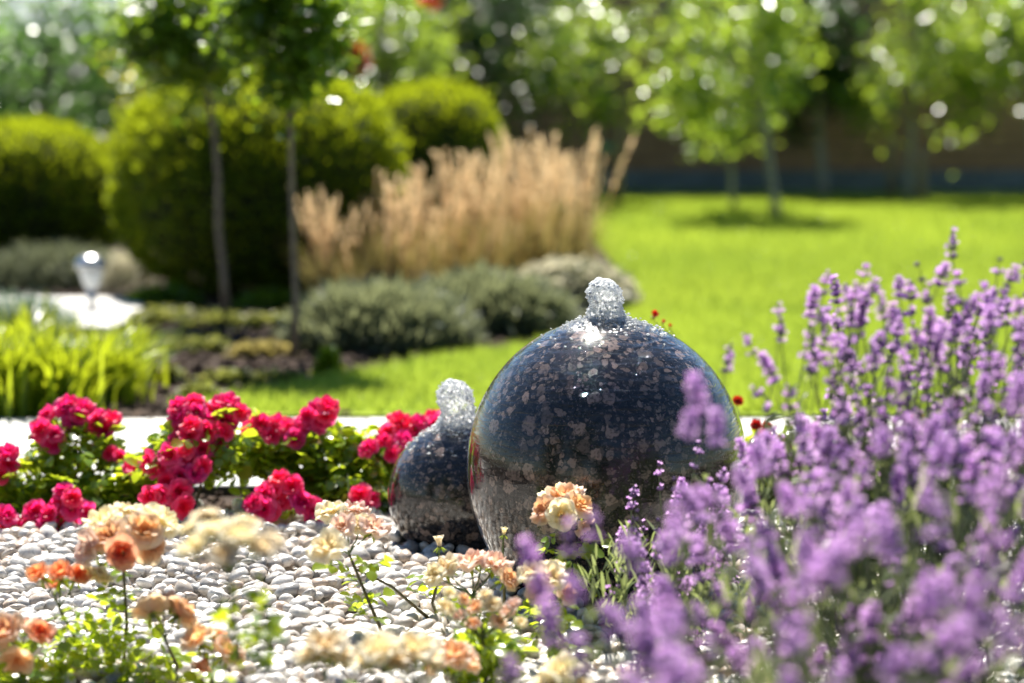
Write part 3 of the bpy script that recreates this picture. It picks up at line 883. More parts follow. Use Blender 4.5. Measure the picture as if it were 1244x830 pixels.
def mound(label, c, rx, ry, h, n, leaf, mat, name, cat, T=leaf_t(.05, .015, .25), up=.9, group=None, tips=None, tipn=0, core=True, shell=.55):
    e = empty(name, (c.x, c.y, 0)); tag(e, label, cat, group)
    p, d = cloud(n, (0, 0, 0), (rx, ry, h), shell)
    p[:, 2] = np.abs(p[:, 2])
    lump = np.array([1 + .16 * mnoise.noise(Vector(v) * 2.6 + Vector((c.x * 5, c.y, 0))) for v in d])
    p *= lump[:, None]
    V, Fc, co = leaves_at(p, leaf, T, .45, d, up)
    link('foliage', mk('foliage', [(V, Fc, 0, co)], [mat]), e)['kind'] = 'stuff'
    if core:
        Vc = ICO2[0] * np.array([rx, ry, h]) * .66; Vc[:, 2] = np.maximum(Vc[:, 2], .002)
        link('light_block_core', mk('light_block_core', [(Vc, ICO2[1], 0, None)], [M_CORE]), e)  # added dark core, keeps the inside of the mound in shade
    if tips is not None:
        p, d = cloud(tipn, (0, 0, 0), (rx * 1.05, ry * 1.05, h * 1.1), .92); p[:, 2] = np.abs(p[:, 2]); 
        p = p[p[:, 2] > h * .25]; d = d[:len(p)]
        V, Fc, co = leaves_at(p, leaf * .8, LEAF_R, .8)
        link('flowers', mk('flowers', [(V, Fc, 0, co)], [tips]), e)['kind'] = 'stuff'
    return e

# ================================================================== HEDGES
def gp(x, D): return Vector(((x - 622.0) / F * D, D, 0))
hedge('low round clipped thuja at the edge of the bed beyond the lamp', gp(30, 11.6), .46, .46, .72, 15000)
hedge('largest clipped thuja ball, behind the two slim tree trunks', gp(317, 10.5), .615, .60, .97, 26000)
hedge('clipped thuja ball behind the largest one, above the dry plumes', gp(528, 12.9), .37, .40, .90, 12000)

# ================================================================== STANDARD TREES
def standard_tree(label, x, ybase, crown_px, crown_r, tr_r, n):
    g = G(x, ybase); D = g.y
    c = P(crown_px[0], crown_px[1], D)
    return tree(label, g, 0, c.z, crown_r, int(n * 1.2), .042, M_STD, tr_r, 'slim standard trees in the bed', 22, name='standard_tree', clump_r=.25, off=(c.x - g.x, c.y - g.y), bark=M_BARK, start=.80)
standard_tree('slim standard tree with brown trunk in front of the largest thuja ball', 275, 388, (242, 44), (.32, .27, .27), .0155, 3600)
standard_tree('slim standard tree with grey trunk nearer the dry grass plumes', 357, 440, (352, 40), (.22, .22, .235), .0125, 2600)

# ================================================================== ORCHARD TREES
def otree(label, x, D, cx, cy, rad, n, leaf=.062, mat=None, tr=.035, bark=None, ncl=18, **kw):
    g = gp(x, D); c = P(cx, cy, D)
    return tree(label, g, 0, c.z, rad, n, leaf, mat or M_TREE, tr, kw.pop('group', 'young trees along the brick wall'), ncl, off=(c.x - g.x, 0), bark=bark or M_BARKG, clump_r=.165, **kw)
otree('young leafy tree on a pale trunk standing on the open lawn', 945, 15.6, 905, 65, (.72, .5, .72), 2500, tr=.032, ncl=16)
otree('thin tree behind the pale trunked tree with a low drooping branch', 893, 16.6, 880, 110, (.42, .4, .48), 1000, tr=.02)
otree('young tree between two wooden stakes near the dry plumes', 733, 17.4, 720, 60, (.60, .5, .62), 1700, tr=.025, ncl=13)
otree('young tree with two close trunks before the dark slate footing', 1103, 17.8, 1110, 75, (.62, .5, .75), 2100, tr=.03, ncl=14)
otree('leafy tree cut by the edge of the picture beside the wall', 1262, 17.6, 1235, 65, (.38, .5, .62), 1500, tr=.03)
otree('dark leafy tree behind the pale trunked tree', 1000, 18.2, 990, 85, (.42, .3, .62), 3400, mat=M_TREE_D, tr=.04)
def stake(label, x, D, h, tie=False):
    g = gp(x, D)
    e = empty('tree_stake', g); tag(e, label, 'stake', 'tree stakes by the wall')
    link('post', mk('post', [(*lathe([(.001, 0), (.034, 0), (.034, h - .02), (.024, h), (.001, h)], 10), 0, None)], [M_STAKE]), e)
    if tie:
        link('tie_band', mk('tie_band', [(*tube([(0, 0, h * .8), (.10, 0, h * .72), (.19, 0, h * .74)], .022, 8), 0, None)], [M_TIE]), e)
    return e
stake('wooden tree stake with turquoise tie band beside the young tree', 718, 17.2, .60, True)
stake('plain wooden tree stake near the end of the dry plumes', 750, 17.2, .58)
stake('short wooden stake before the slate footing, beside the twin trunk tree', 1083, 17.9, .50)
stake('slim dark stake at the twin trunk tree, towards the picture edge', 1119, 17.5, .42)

# background trees and shrubs
def bush(label, x, D, cx, cy, rad, n, mat, leaf=.06, name='shrub', cat='shrub', ncl=26, **kw):
    g = gp(x, D); c = P(cx, cy, D)
    return tree(label, g, 0, max(c.z, .2), rad, n, leaf, mat, .02, 'shrubs and trees behind the thuja balls', ncl, off=(c.x - g.x, 0), name=name, cat=cat, clump_r=.34, **kw)
bush('tall bluish green shrub in the far corner beyond the low thuja', 60, 14.5, 55, 60, (.62, .6, .72), 3600, M_TREE_B, .055, 'tree', 'tree')
bush('pale bluish shrub between the low thuja and the largest thuja ball', 150, 15.5, 150, 110, (.40, .5, .50), 1900, M_TREE_B, .055)
bush('yellow leaved shrub behind the slim standard trees', 215, 12.6, 205, 100, (.24, .3, .30), 1200, M_TREE_Y, .05)
bush('yellow green shrub between the thuja balls and the red flowers', 465, 15.2, 470, 55, (.42, .4, .42), 1600, M_TREE, .055)
bush('dark evergreen tree behind the smaller thuja ball', 575, 17.0, 575, 30, (.62, .5, .80), 4200, M_TREE_D, .06, 'evergreen_tree', 'tree')
bush('dark evergreen shrub at the foot of the shed', 20, 16.8, 10, 130, (.75, .5, .75), 3200, M_TREE_D, .06)
bush('dark evergreen shrub filling the gap behind the yellow leaved shrub', 300, 16.5, 300, 90, (.95, .5, .75), 4200, M_TREE_D, .06)
bush('dull green shrub behind the red flowers', 420, 17.4, 420, 90, (.55, .5, .8), 2600, M_TREE_B, .06)
bush('dark evergreen tree beyond the low thuja, outside the lamp corner', -260, 15.0, -260, 70, (.9, .6, .9), 3600, M_TREE_D, .07, 'evergreen_tree', 'tree')
bush('bluish green tree next to the dark one in the far corner', -110, 16.0, -120, 60, (.7, .6, .85), 2800, M_TREE_B, .06, 'tree', 'tree')
e = bush('shrub with bright red flower heads rising behind the largest thuja ball', 412, 13.5, 412, 75, (.14, .2, .26), 500, M_TREE, .045)
for (x, y) in ((422, 54), (414, 76), (436, 62), (522, 1), (424, 88), (440, 80), (430, 70)):
    c = P(x, y, 13.5) - gp(412, 13.5)
    p, d = cloud(90, c, (.045, .04, .04), .2)
    V, Fc, co = leaves_at(p, .03, LEAF_R, 1.0)
    link('flower_head', mk('flower_head', [(V, Fc, 0, co)], [M_REDFL]), e)

# ================================================================== LOW PLANTING
mound('grey green cushion plant behind the garden lamp', gp(65, 10.9), .36, .25, .17, 3200, .05, M_GREY, 'cushion_plant', 'plant', group='low cushion plants')
mound('small pale silvery cushion plant beside the garden lamp', gp(153, 10.7), .10, .12, .16, 900, .05, M_BEIGE, 'cushion_plant', 'plant', group='low cushion plants', core=False)
mound('dark teal creeping juniper behind the lime strap leaves', gp(8, 8.9), .24, .26, .14, 2600, .05, M_TEAL, 'juniper', 'shrub', up=.3)
mound('slate green mounded shrub under the dry plumes, closest to the lawn corner', gp(462, 8.45), .33, .28, .185, 14000, .06, M_SLATE, 'lavender_mound', 'shrub', group='mounded shrubs under the dry plumes', up=1.15, shell=.35)
mound('grey green mounded shrub between the slate one and the pale flowered one', gp(590, 8.95), .32, .28, .185, 14000, .06, M_SLATE, 'lavender_mound', 'shrub', group='mounded shrubs under the dry plumes', up=1.15, shell=.35)
mound('mounded shrub covered in pale beige flowers above the granite ball', gp(694, 9.8), .24, .24, .16, 6000, .055, M_GREY, 'flowering_mound', 'shrub', group='mounded shrubs under the dry plumes', tips=M_BEIGE, tipn=5200, up=.6)
mound('brownish green shrub at the lawn side end of the dry plumes', gp(672, 11.6), .17, .2, .36, 2600, .05, M_COVER, 'shrub', 'shrub', group='mounded shrubs under the dry plumes', up=.9)

# creeping ground covers over the mulch
gc = [(205, 395, .16, .06, 'olive creeping thyme patch next to the strap leaves', M_COVER), (262, 398, .15, .05, 'dull green creeping patch at the brown trunk foot', M_COVER),
      (318, 400, .13, .05, 'creeping patch with russet tips between the two slim trunks', M_COVER), (232, 428, .14, .05, 'bronze tinged creeping patch in front of the brown trunk', M_COVER),
      (318, 436, .11, .05, 'straw coloured creeping patch beside the grey trunk foot', M_TANL), (196, 466, .07, .05, 'little green tuft on the mulch before the strap leaves', M_COVER),
      (275, 470, .08, .04, 'little olive tuft on the mulch at the lawn corner', M_COVER), (240, 490, .06, .05, 'small tuft at the corner of lawn and path', M_COVER),
      (398, 462, .035, .10, 'lime green seedling at the lawn edge before the slate shrub', M_IRIS), (340, 468, .09, .03, 'low creeping patch along the lawn edge', M_COVER),
      (200, 375, .16, .09, 'dark leafy patch at the foot of the largest thuja ball', M_STD), (330, 378, .16, .08, 'dark leafy patch behind the two slim trunks', M_STD)]
for x, y, r, h, lb, m_ in gc:
    g = G(x, y)
    mound(lb, g, r, r * .8, h, int(1500 * r / .12) + 150, .022, m_, 'creeping_plant', 'plant', T=LEAF, up=.5, group='creeping plants on the mulch', core=False, shell=.2)

# ---- strap leaved clumps
def strap_clump(label, c, n, h, spread, cat='plant', mat=None, name='strap_leaf_clump', wd=.0062, group='lime strap leaved clumps'):
    e = empty(name, c); tag(e, label, cat, group)
    ch = []
    for i in range(n):
        a = random.uniform(0, 6.28); r0 = abs(random.gauss(0, spread * .45)); L = h * random.uniform(.45, 1.2)
        lean = random.uniform(.05, .85)
        hx, hy = math.cos(a), math.sin(a)
        bx_, by_ = math.cos(a + random.gauss(0, .6)) * r0, math.sin(a + random.gauss(0, .6)) * r0
        pts = []
        for k in range(6):
            t = k / 5
            out = lean * L * t ** 2.0
            pts.append(((bx_ + hx * out), (by_ + hy * out), L * (t - .35 * lean * t ** 3)))
        V, Fc = [], []
        px, py = -hy, hx
        tw = random.uniform(-.6, .6)
        for k, p in enumerate(pts):
            q = wd * (1 - (k / 5) ** 2.5) + .0008
            V.append((p[0] - px * q, p[1] - py * q, p[2])); V.append((p[0] + px * q, p[1] + py * q, p[2] + q * tw))
        for k in range(5):
            Fc.append((2 * k, 2 * k + 1, 2 * k + 3, 2 * k + 2))
        cv = random.random()
        ch.append((np.array(V), np.array(Fc), np.tile([[cv, random.random(), 0]], (12, 1))))
    V = np.concatenate([c_[0] for c_ in ch]); Fc = np.concatenate([c_[1] + 12 * i for i, c_ in enumerate(ch)]); co = np.concatenate([c_[2] for c_ in ch])
    link('leaves', mk('leaves', [(V, Fc, 0, co)], [mat or M_IRIS]), e)['kind'] = 'stuff'
    return e
strap_clump('lime green strap leaved clump cut by the edge of the picture', G(-8, 500), 560, .24, .17)
strap_clump('broad lime green strap leaved clump in the middle of its row', G(60, 498), 560, .225, .18)
strap_clump('lime green strap leaved clump closest to the mulch', G(122, 486), 460, .215, .15)
strap_clump('small lime strap leaved clump behind its row, before the pale path stub', G(158, 452), 150, .17, .09)
strap_clump('dark green strap leaved clump at the back of its row', G(30, 450), 200, .22, .2)

# ---- feather reed grasses
def plume_mesh(i):
    r = np.random.default_rng(50 + i)
    L = .5
    bend = r.uniform(-.03, .05)
    pts = [(bend * t * t * 2, 0, L * t) for t in np.linspace(0, 1, 6)]
    st = tube(pts, [.0016] * 4 + [.0012, .0008], 4, False)
    n = 46
    t = r.uniform(.62, 1.0, n); w_ = .0035 * np.sin(np.pi * np.clip((t - .60) / .42, 0, 1)) + .0008
    ang = r.uniform(0, 6.28, n)
    p = np.stack([bend * t * t * 2 + w_ * np.cos(ang), w_ * np.sin(ang), L * t], 1)
    M = rots(ang - 1.57, r.uniform(1.15, 1.5, n), r.normal(0, .3, n))
    V, Fc, co = inst(leaf_t(.13, .03, .1), sc3(M, r.uniform(.014, .028, n)), p, np.concatenate([r.uniform(0, 1, (n, 1)), r.uniform(0, 1, (n, 2))], 1))
    return mk('plume', [(V, Fc, 0, co), (*st, 0, np.full((len(st[0]), 3), .4))], [M_TAN])
PLUMES = [plume_mesh(i) for i in range(6)]
def reed_grass(label, c, h, rx, n):
    e = empty('feather_reed_grass', c); tag(e, label, 'grass', 'clumps of dry feather reed grass')
    for i in range(n):
        a = random.uniform(0, 6.28); r = math.sqrt(random.random())
        tx, ty = math.cos(a) * r, math.sin(a) * r
        s = h / .5 * random.uniform(.38, 1.16)
        link('plume', random.choice(PLUMES), e, (tx * rx * .45, ty * rx * .45, 0),
             (-ty * .20 + max(-.1, min(.1, random.gauss(0, .06))), tx * (.20 if tx < 0 else .13) + max(-.08, min(.08, random.gauss(0, .05))), random.uniform(0, 6.28)), s)
    m = n * 5
    ang = rng.uniform(0, 6.28, m); r = np.sqrt(rng.random(m))
    M = rots(ang, -.30 * r + rng.normal(0, .10, m), rng.normal(0, .1, m))
    S = np.zeros((m, 3, 3)); hh = h * rng.uniform(.45, .85, m); S[:, 0, 0] = .004; S[:, 1, 1] = hh * .35; S[:, 2, 2] = hh
    V, Fc, co = inst(BLADE, M @ S, np.stack([-np.sin(ang) * r * rx * .4, np.cos(ang) * r * rx * .4, np.zeros(m)], 1), rcol(m))
    link('blades', mk('blades', [(V, Fc, 0, co)], [M_TANL]), e)['kind'] = 'stuff'
    return e
reed_grass('sparse dry reed grass clump beside the grey trunk', gp(402, 9.6), .44, .20, 46)
reed_grass('tan reed grass clump above the slate green mounded shrub', gp(478, 9.9), .50, .30, 80)
reed_grass('dense tan reed grass clump in the middle of its row', gp(560, 10.3), .55, .33, 84)
reed_grass('tallest tan reed grass clump in front of the brown wall', gp(632, 10.9), .61, .35, 84)
reed_grass('airy reed grass clump at the lawn end of its row', gp(684, 11.4), .60, .36, 66)

# ---- garden lamp
g = G(112, 384)
lamp = empty('garden_lamp', g); tag(lamp, 'small round steel garden lamp on a post by the pale path stub', 'lamp')
zt = P(112, 310, g.y).z
link('post', mk('post', [(*lathe([(.001, 0), (.016, 0), (.016, zt - .12), (.001, zt - .12)], 16), 0, None)], [M_STEEL]), lamp)
link('lamp_glass', mk('lamp_glass', [(*lathe([(.001, zt - .135), (.02, zt - .135), (.030, zt - .12), (.047, zt - .07), (.047, zt - .052), (.001, zt - .052)], 24), 0, None)], [M_GLASS]), lamp)
link('lamp_cap', mk('lamp_cap', [(*lathe([(.001, zt - .052), (.062, zt - .052), (.066, zt - .042), (.058, zt - .018), (.036, zt - .003), (.001, zt)], 28), 0, None)], [M_STEEL]), lamp)

# ================================================================== ROSES
def bloom_mesh(name, mats, R=.03, rings=((3, .12, .5), (4, .35, .75), (5, .70, .92), (5, 1.05, 1.0), (5, 1.35, 1.0)), seed=0, ruffle=.16, tone=(0., 1.)):
    """Double rose: rings of cupped petals, each a small patch; Col.R 0 heart .. 1 outer rim."""
    r = random.Random(seed)
    ch = []
    nu, nv = 7, 5
    nring = len(rings)
    for ri, (cnt, th, ln) in enumerate(rings):
        off = r.uniform(0, 6.28)
        for k in range(cnt):
            phi0 = off + 2 * math.pi * k / cnt + r.gauss(0, .10)
            half = math.pi / cnt * r.uniform(1.30, 1.70)
            L = R * ln * r.uniform(.88, 1.1)
            th0 = th * .55; th1 = th * r.uniform(1.05, 1.25) + .05
            ph = r.uniform(0, 6.28)
            V, co = [], []
            for j in range(nv):
                v = j / (nv - 1)
                rad, z = 0.0, 0.0
                K = 6
                for s in range(K):
                    vv = v * (s + .5) / K
                    a = th0 + (th1 - th0) * vv ** 1.3 + (.55 * vv ** 4 if ri >= 1 else -.35 * vv ** 3)
                    rad += math.sin(a) * L * v / K; z += math.cos(a) * L * v / K
                wv = (1 - (1 - v) ** 2) ** .5 * (1 - .35 * v ** 6)
                for i in range(nu):
                    u = (i / (nu - 1) * 2 - 1)
                    vv_edge = 1 - .16 * u * u * v
                    ang = phi0 + u * half * min(1.0, wv * 1.15) * (1.0 if rad > .002 else .6)
                    rr = rad * vv_edge + .0015 + ri * .0006
                    zz = z * vv_edge + math.sin(u * 3.3 + ph) * ruffle * R * v * v * .55 + r.gauss(0, R * .012)
                    V.append((rr * math.cos(ang), rr * math.sin(ang), zz))
                    c = tone[0] + (tone[1] - tone[0]) * min(1, (ri / (nring - 1)) * .75 + .25 * v)
                    co.append((max(0, min(1, c + r.gauss(0, .03))), .5, .5))
            Fc = []
            for j in range(nv - 1):
                for i in range(nu - 1):
                    a = j * nu + i
                    Fc.append((a, a + 1, a + nu + 1, a + nu))
            ch.append((np.array(V), np.array(Fc), 0, np.array(co)))
    # calyx and sepals
    V, Fc = lathe([(.0008, -R * .34), (R * .12, -R * .30), (R * .17, -R * .12), (R * .12, .0), (.0005, .002)], 8)
    ch.append((V, Fc, 1, np.full((len(V), 3), .5)))
    ns = 5
    M = rots(np.arange(ns) * 6.28 / ns, np.full(ns, -.5), np.zeros(ns))
    V, Fc, co = inst(LEAF_N, sc3(M, np.full(ns, R * .75)), np.zeros((ns, 3)), np.full((ns, 3), .4))
    ch.append((V, Fc, 2, co))
    return mk(name, ch, [mats, M_STEM, M_ROSEL])

PINKB = [bloom_mesh('rose_bloom', M_PINK, .027, seed=i, ruffle=.30) for i in range(4)]
REDB = [bloom_mesh('rose_bloom', M_RED, .024, seed=i + 5, ruffle=.25) for i in range(2)]
OPEN = ((3, .2, .5), (4, .5, .75), (5, .85, .92), (6, 1.2, 1.05), (6, 1.5, 1.0))
PEACHB = [bloom_mesh('rose_bloom', M_PEACH, .027, seed=i + 10, ruffle=.22) for i in range(2)] + [bloom_mesh('rose_bloom', M_PEACH, .027, OPEN, seed=i + 13, ruffle=.3) for i in range(2)]
CREAMB = [bloom_mesh('rose_bloom', M_CREAM, .027, OPEN, seed=i + 20, ruffle=.38) for i in range(3)]
BLUSHB = [bloom_mesh('rose_bloom', M_BLUSH, .026, OPEN, seed=i + 25, ruffle=.35) for i in range(2)]
ORANGEB = [bloom_mesh('rose_bloom', M_ORANGE, .024, ((3, .12, .7), (4, .25, .95), (5, .45, 1.0), (5, .8, 1.0)), seed=i + 30, ruffle=.2) for i in range(2)]
BUD = [bloom_mesh('rose_bud', M_CREAM, .016, ((3, .05, .8), (4, .12, 1.0), (4, .25, .95)), seed=41, ruffle=.05)]
REDBUD = [bloom_mesh('rose_bud', M_RED, .017, ((3, .05, .8), (4, .15, 1.0), (4, .35, .95)), seed=42, ruffle=.05)]

def compound_leaf(seed):
    """A rose leaf: five leaflets on one stalk."""
    r = np.random.default_rng(seed)
    L = .055
    pts = [(0, 0, 0), (0, L * .5, .004), (0, L, 0)]
    st = tube(pts, .0008, 4, False)
    pos = np.array([(0, L, 0), (0, L * .72, .001), (0, L * .72, .001), (0, L * .38, .003), (0, L * .38, .003)])
    yaw = np.array([0, 1.0, -1.0, 1.15, -1.15]) + r.normal(0, .12, 5)
    M = rots(yaw, r.normal(-.1, .2, 5), r.normal(0, .3, 5))
    V, Fc, co = inst(LEAF_R, sc3(M, np.array([.030, .025, .025, .019, .019])), pos, np.tile([[r.uniform(.1, .95), .5, .5]], (5, 1)))
    return mk('leaf', [(V, Fc, 0, co), (*st, 1, np.full((len(st[0]), 3), .5))], [M_ROSEL, M_STEM])
CLEAF = [compound_leaf(60 + i) for i in range(6)]

def cane(a, b, r0=.0032, r1=.0016, sag=.02, seg=6):
    a, b = Vector(a), Vector(b)
    m = a.lerp(b, .5) + Vector((random.gauss(0, sag), random.gauss(0, sag), 0))
    pts = [a, a.lerp(m, .5) + Vector((0, 0, .004)), m, m.lerp(b, .55), b]
    return tube(pts, [r0, r0 * .9, (r0 + r1) / 2, r1 * 1.1, r1], seg, False), pts

def face(dirv, spin=None):
    q = Vector(dirv).normalized().to_track_quat('Z', 'Y')
    q = q @ Euler((0, 0, random.uniform(0, 6.28) if spin is None else spin)).to_quaternion()
    return q.to_euler()

def rose_bush(label, root, heads, volumes, nleaf, meshes, group, nparts=24, name='rose_bush', leafsize=.024, canes=M_CANE, bright=(0, 1)):
    """heads: list of (world point, scale, facing vector, mesh list); volumes: (centre, radii, weight) holding foliage."""
    root = Vector((root.x, root.y, 0))
    e = empty(name, root); tag(e, label, 'rose bush', group)
    stems = []; hubs = []
    for c, rad, wgt in volumes:
        c = Vector(c) - root
        hub = c + Vector((0, 0, -rad[2] * .3))
        s, pts = cane((random.gauss(0, .01), random.gauss(0, .01), 0), hub, .0045, .003)
        stems.append(s); hubs.append(hub)
        for k in range(7):
            q = c + Vector((random.uniform(-1, 1) * rad[0], random.uniform(-1, 1) * rad[1], random.uniform(-.3, 1) * rad[2])) * .8
            s, _ = cane(hub, q, .002, .001, .008, 4); stems.append(s)
    link('canes', mk('canes', [(*join(stems), 0, None)], [canes]), e)
    for p, s, f, ms in heads:
        p = Vector(p) - root
        hub = min(hubs, key=lambda h: (h - p).length) if hubs else Vector((0, 0, 0))
        st, _ = cane(hub, p - Vector(f).normalized() * .006, .0018, .0012, .004, 5)
        b = link('rose_bloom' if ms is not BUD and ms is not REDBUD else 'rose_bud', random.choice(ms), e, p, face(f), s)
        stk = link('stalk', mk('stalk', [(*st, 0, None)], [M_STEM]), e)
    tot = sum(v[2] for v in volumes)
    P_, W_ = [], []
    for c, rad, wgt in volumes:
        k = int(nleaf * wgt / tot)
        p, d = cloud(k, Vector(c) - root, rad, .25)
        P_.append(p)
    p = np.concatenate(P_)
    p = p[p[:, 2] > .01]
    V, Fc, co = leaves_at(p, leafsize, LEAF_R, .50)
    link('foliage', mk('foliage', [(V, Fc, 0, co)], [M_ROSEL]), e)['kind'] = 'stuff'
    for i in range(nparts):
        c, rad, wgt = random.choice(volumes)
        c = Vector(c) - root
        d = Vector((random.gauss(0, 1), -abs(random.gauss(0, 1)), random.gauss(.2, .8))).normalized()
        q = c + Vector((d.x * rad[0], d.y * rad[1], d.z * rad[2])) * .9
        if q.z < .02: continue
        link('leaf', random.choice(CLEAF), e, q, (random.gauss(0, .4), random.gauss(0, .4), math.atan2(-d.x, d.y) + random.gauss(0, .5)), random.uniform(.75, 1.1))
    return e

def cl(px, py, D, n, rx, ry, ms, scale=1.0, up=.7, dd=.03):
    """A truss of n blooms about a point; spread in photograph pixels."""
    out = []
    c = P(px, py, D)
    k = D / F
    for i in range(n):
        a = 2.4 * i + random.uniform(-.3, .3); r = math.sqrt((i + .4) / n)
        dx, dz = math.cos(a) * r, math.sin(a) * r
        dy = random.uniform(-1, .3) * dd
        p = c + Vector((dx * rx * k, dy, dz * ry * k))
        f = Vector((dx * .8 + random.gauss(0, .2), -.75 + random.gauss(0, .25), up + dz * .5 + random.gauss(0, .2)))
        out.append((p, scale * random.uniform(.85, 1.12), f, ms))
    return out
def vol(px, py, D, rx, ry, w_=1.0, rd=.09):
    k = D / F
    return (P(px, py, D), (rx * k, rd, ry * k), w_)
GP = 'bright pink rose bushes between path and pebbles'
rose_bush('bright pink rose bush at the picture edge, nodding blooms over the pebbles', G(40, 640),
          cl(88, 505, 5.25, 7, 32, 14, PINKB) + cl(62, 527, 5.2, 3, 14, 10, PINKB) + cl(130, 512, 5.25, 3, 16, 12, PINKB) + cl(4, 566, 5.1, 5, 20, 14, PINKB) + cl(142, 556, 5.2, 2, 8, 8, PINKB, .8),
          [vol(95, 545, 5.25, 55, 42, 1.2), vol(30, 590, 5.15, 50, 38, 1.0), vol(150, 590, 5.2, 38, 40, .7), vol(90, 610, 5.15, 60, 30, .9), vol(15, 620, 5.1, 40, 28, .5)], 1900, PINKB, GP, 34)
rose_bush('low magenta rose bush spilling heavy blooms onto the pebbles', G(70, 655),
          cl(52, 637, 4.98, 8, 28, 17, PINKB, 1.0, .3) + cl(84, 618, 4.98, 8, 22, 22, PINKB, 1.0, .4) + cl(-2, 640, 4.95, 4, 14, 16, PINKB, 1.0, .4),
          [vol(60, 640, 5.05, 60, 20, 1.0, .05), vol(10, 640, 5.05, 30, 20, .5, .05)], 500, PINKB, GP, 8)
rose_bush('pink rose bush with the densest column of red pink blooms before the pale path', G(228, 640),
          cl(252, 505, 5.1, 12, 48, 18, PINKB, .98) + cl(242, 535, 5.05, 9, 30, 20, PINKB, 1.0, .5) + cl(216, 568, 5.0, 12, 36, 20, PINKB, 1.05, .35) + cl(205, 603, 4.95, 7, 22, 16, PINKB, 1.05, .15) + cl(168, 575, 5.1, 2, 10, 8, PINKB, .8),
          [vol(250, 545, 5.1, 50, 45, 1.0), vol(170, 600, 5.15, 34, 40, .9), vol(200, 560, 5.1, 30, 40, .4)], 1100, PINKB, GP, 14)
rose_bush('pink rose bush with small spaced trusses and a bare bloom on top', G(355, 640),
          cl(325, 523, 5.2, 6, 24, 12, PINKB, .95) + cl(357, 524, 5.2, 4, 18, 10, PINKB, .9) + cl(393, 503, 5.2, 5, 18, 10, PINKB, .95) + cl(380, 520, 5.2, 2, 8, 8, PINKB, .8),
          [vol(320, 550, 5.25, 42, 30, 1), vol(385, 555, 5.25, 60, 42, 1.6), vol(430, 585, 5.2, 45, 30, 1)], 1800, PINKB, GP, 34)
rose_bush('low truss of magenta roses nodding above the wet pebbles', G(350, 645),
          cl(345, 600, 5.02, 8, 26, 20, PINKB, 1.05, .4) + cl(378, 618, 5.0, 3, 14, 12, PINKB, 1.0, .4) + cl(318, 616, 5.0, 3, 12, 10, PINKB, 1.0, .4),
          [vol(350, 612, 5.08, 34, 16, 1, .04)], 160, PINKB, GP, 5)
rose_bush('pink rose bush right against the small granite ball', G(470, 640),
          cl(497, 522, 5.25, 9, 36, 14, PINKB, .95) + cl(475, 543, 5.2, 5, 26, 12, PINKB, .9) + cl(445, 607, 5.1, 2, 9, 8, PINKB, .95) + cl(530, 512, 5.3, 2, 10, 5, PINKB, .9),
          [vol(480, 570, 5.3, 55, 42, 1.6), vol(430, 560, 5.3, 35, 35, .8), vol(520, 580, 5.35, 40, 45, .8)], 1800, PINKB, GP, 30)
rose_bush('red rose bush behind the lavender beside the large granite ball', G(900, 620),
          cl(793, 384, 5.2, 1, 1, 1, REDBUD, 1.0) + cl(926, 520, 5.3, 3, 16, 7, REDB, .62) + cl(948, 545, 5.3, 2, 10, 10, REDB, .7) + cl(893, 488, 5.3, 1, 4, 4, REDB, .5) + cl(1110, 510, 5.4, 1, 2, 2, REDB, .8) + cl(812, 398, 5.2, 1, 3, 3, REDBUD, .5, 1) + cl(803, 392, 5.2, 1, 3, 3, REDBUD, .5, 1),
          [vol(930, 570, 5.35, 70, 45, 1.5), vol(1040, 590, 5.4, 70, 45, 1)], 1800, REDB, 'red rose bush by the large ball', 10)

# ---- peach and cream roses in front
GR = 'peach and cream roses among the pebbles'
def fg_rose(label, root, heads, nleaf_parts, lv=None, nleaf=0, bs=1.28):
    """A single stemmed foreground rose: cane, trusses, real leaves along the cane."""
    root = Vector((root[0], root[1], 0))
    e = empty('garden_rose', root); tag(e, label, 'rose', GR)
    hc = Vector((0, 0, 0))
    for p, s, f, ms in heads: hc += Vector(p) - root
    hc /= len(heads)
    hub = hc - Vector((0, 0, .045))
    s, pts = cane((0, 0, 0), hub, .0034, .0024, .012, 7)
    link('cane', mk('cane', [(*s, 0, None)], [M_CANE]), e)
    for p, s_, f, ms in heads:
        s_ = s_ * bs
        p = Vector(p) - root
        st, _ = cane(hub, p - Vector(f).normalized() * .005, .0017, .0013, .003, 5)
        link('rose_bud' if ms is BUD else 'rose_bloom', random.choice(ms), e, p, face(f), s_)
        link('stalk', mk('stalk', [(*st, 0, None)], [M_STEM]), e)
    for i in range(nleaf_parts):
        t = random.uniform(.25, 1.0)
        q = Vector((0, 0, 0)).lerp(hub, t) + Vector((random.gauss(0, .012), random.gauss(0, .012), 0))
        link('leaf', random.choice(CLEAF), e, q, (random.gauss(.15, .4), random.gauss(0, .4), random.uniform(0, 6.28)), random.uniform(.6, 1.0))
    if lv:
        P_ = np.concatenate([cloud(int(nleaf / len(lv)), Vector(c) - root, rad, .1)[0] for c, rad, w_ in lv])
        P_ = P_[P_[:, 2] > .015]
        V, Fc, co = leaves_at(P_, .018, LEAF_R, .6)
        link('foliage', mk('foliage', [(V, Fc, 0, co)], [M_ROSEL]), e)['kind'] = 'stuff'
    return e

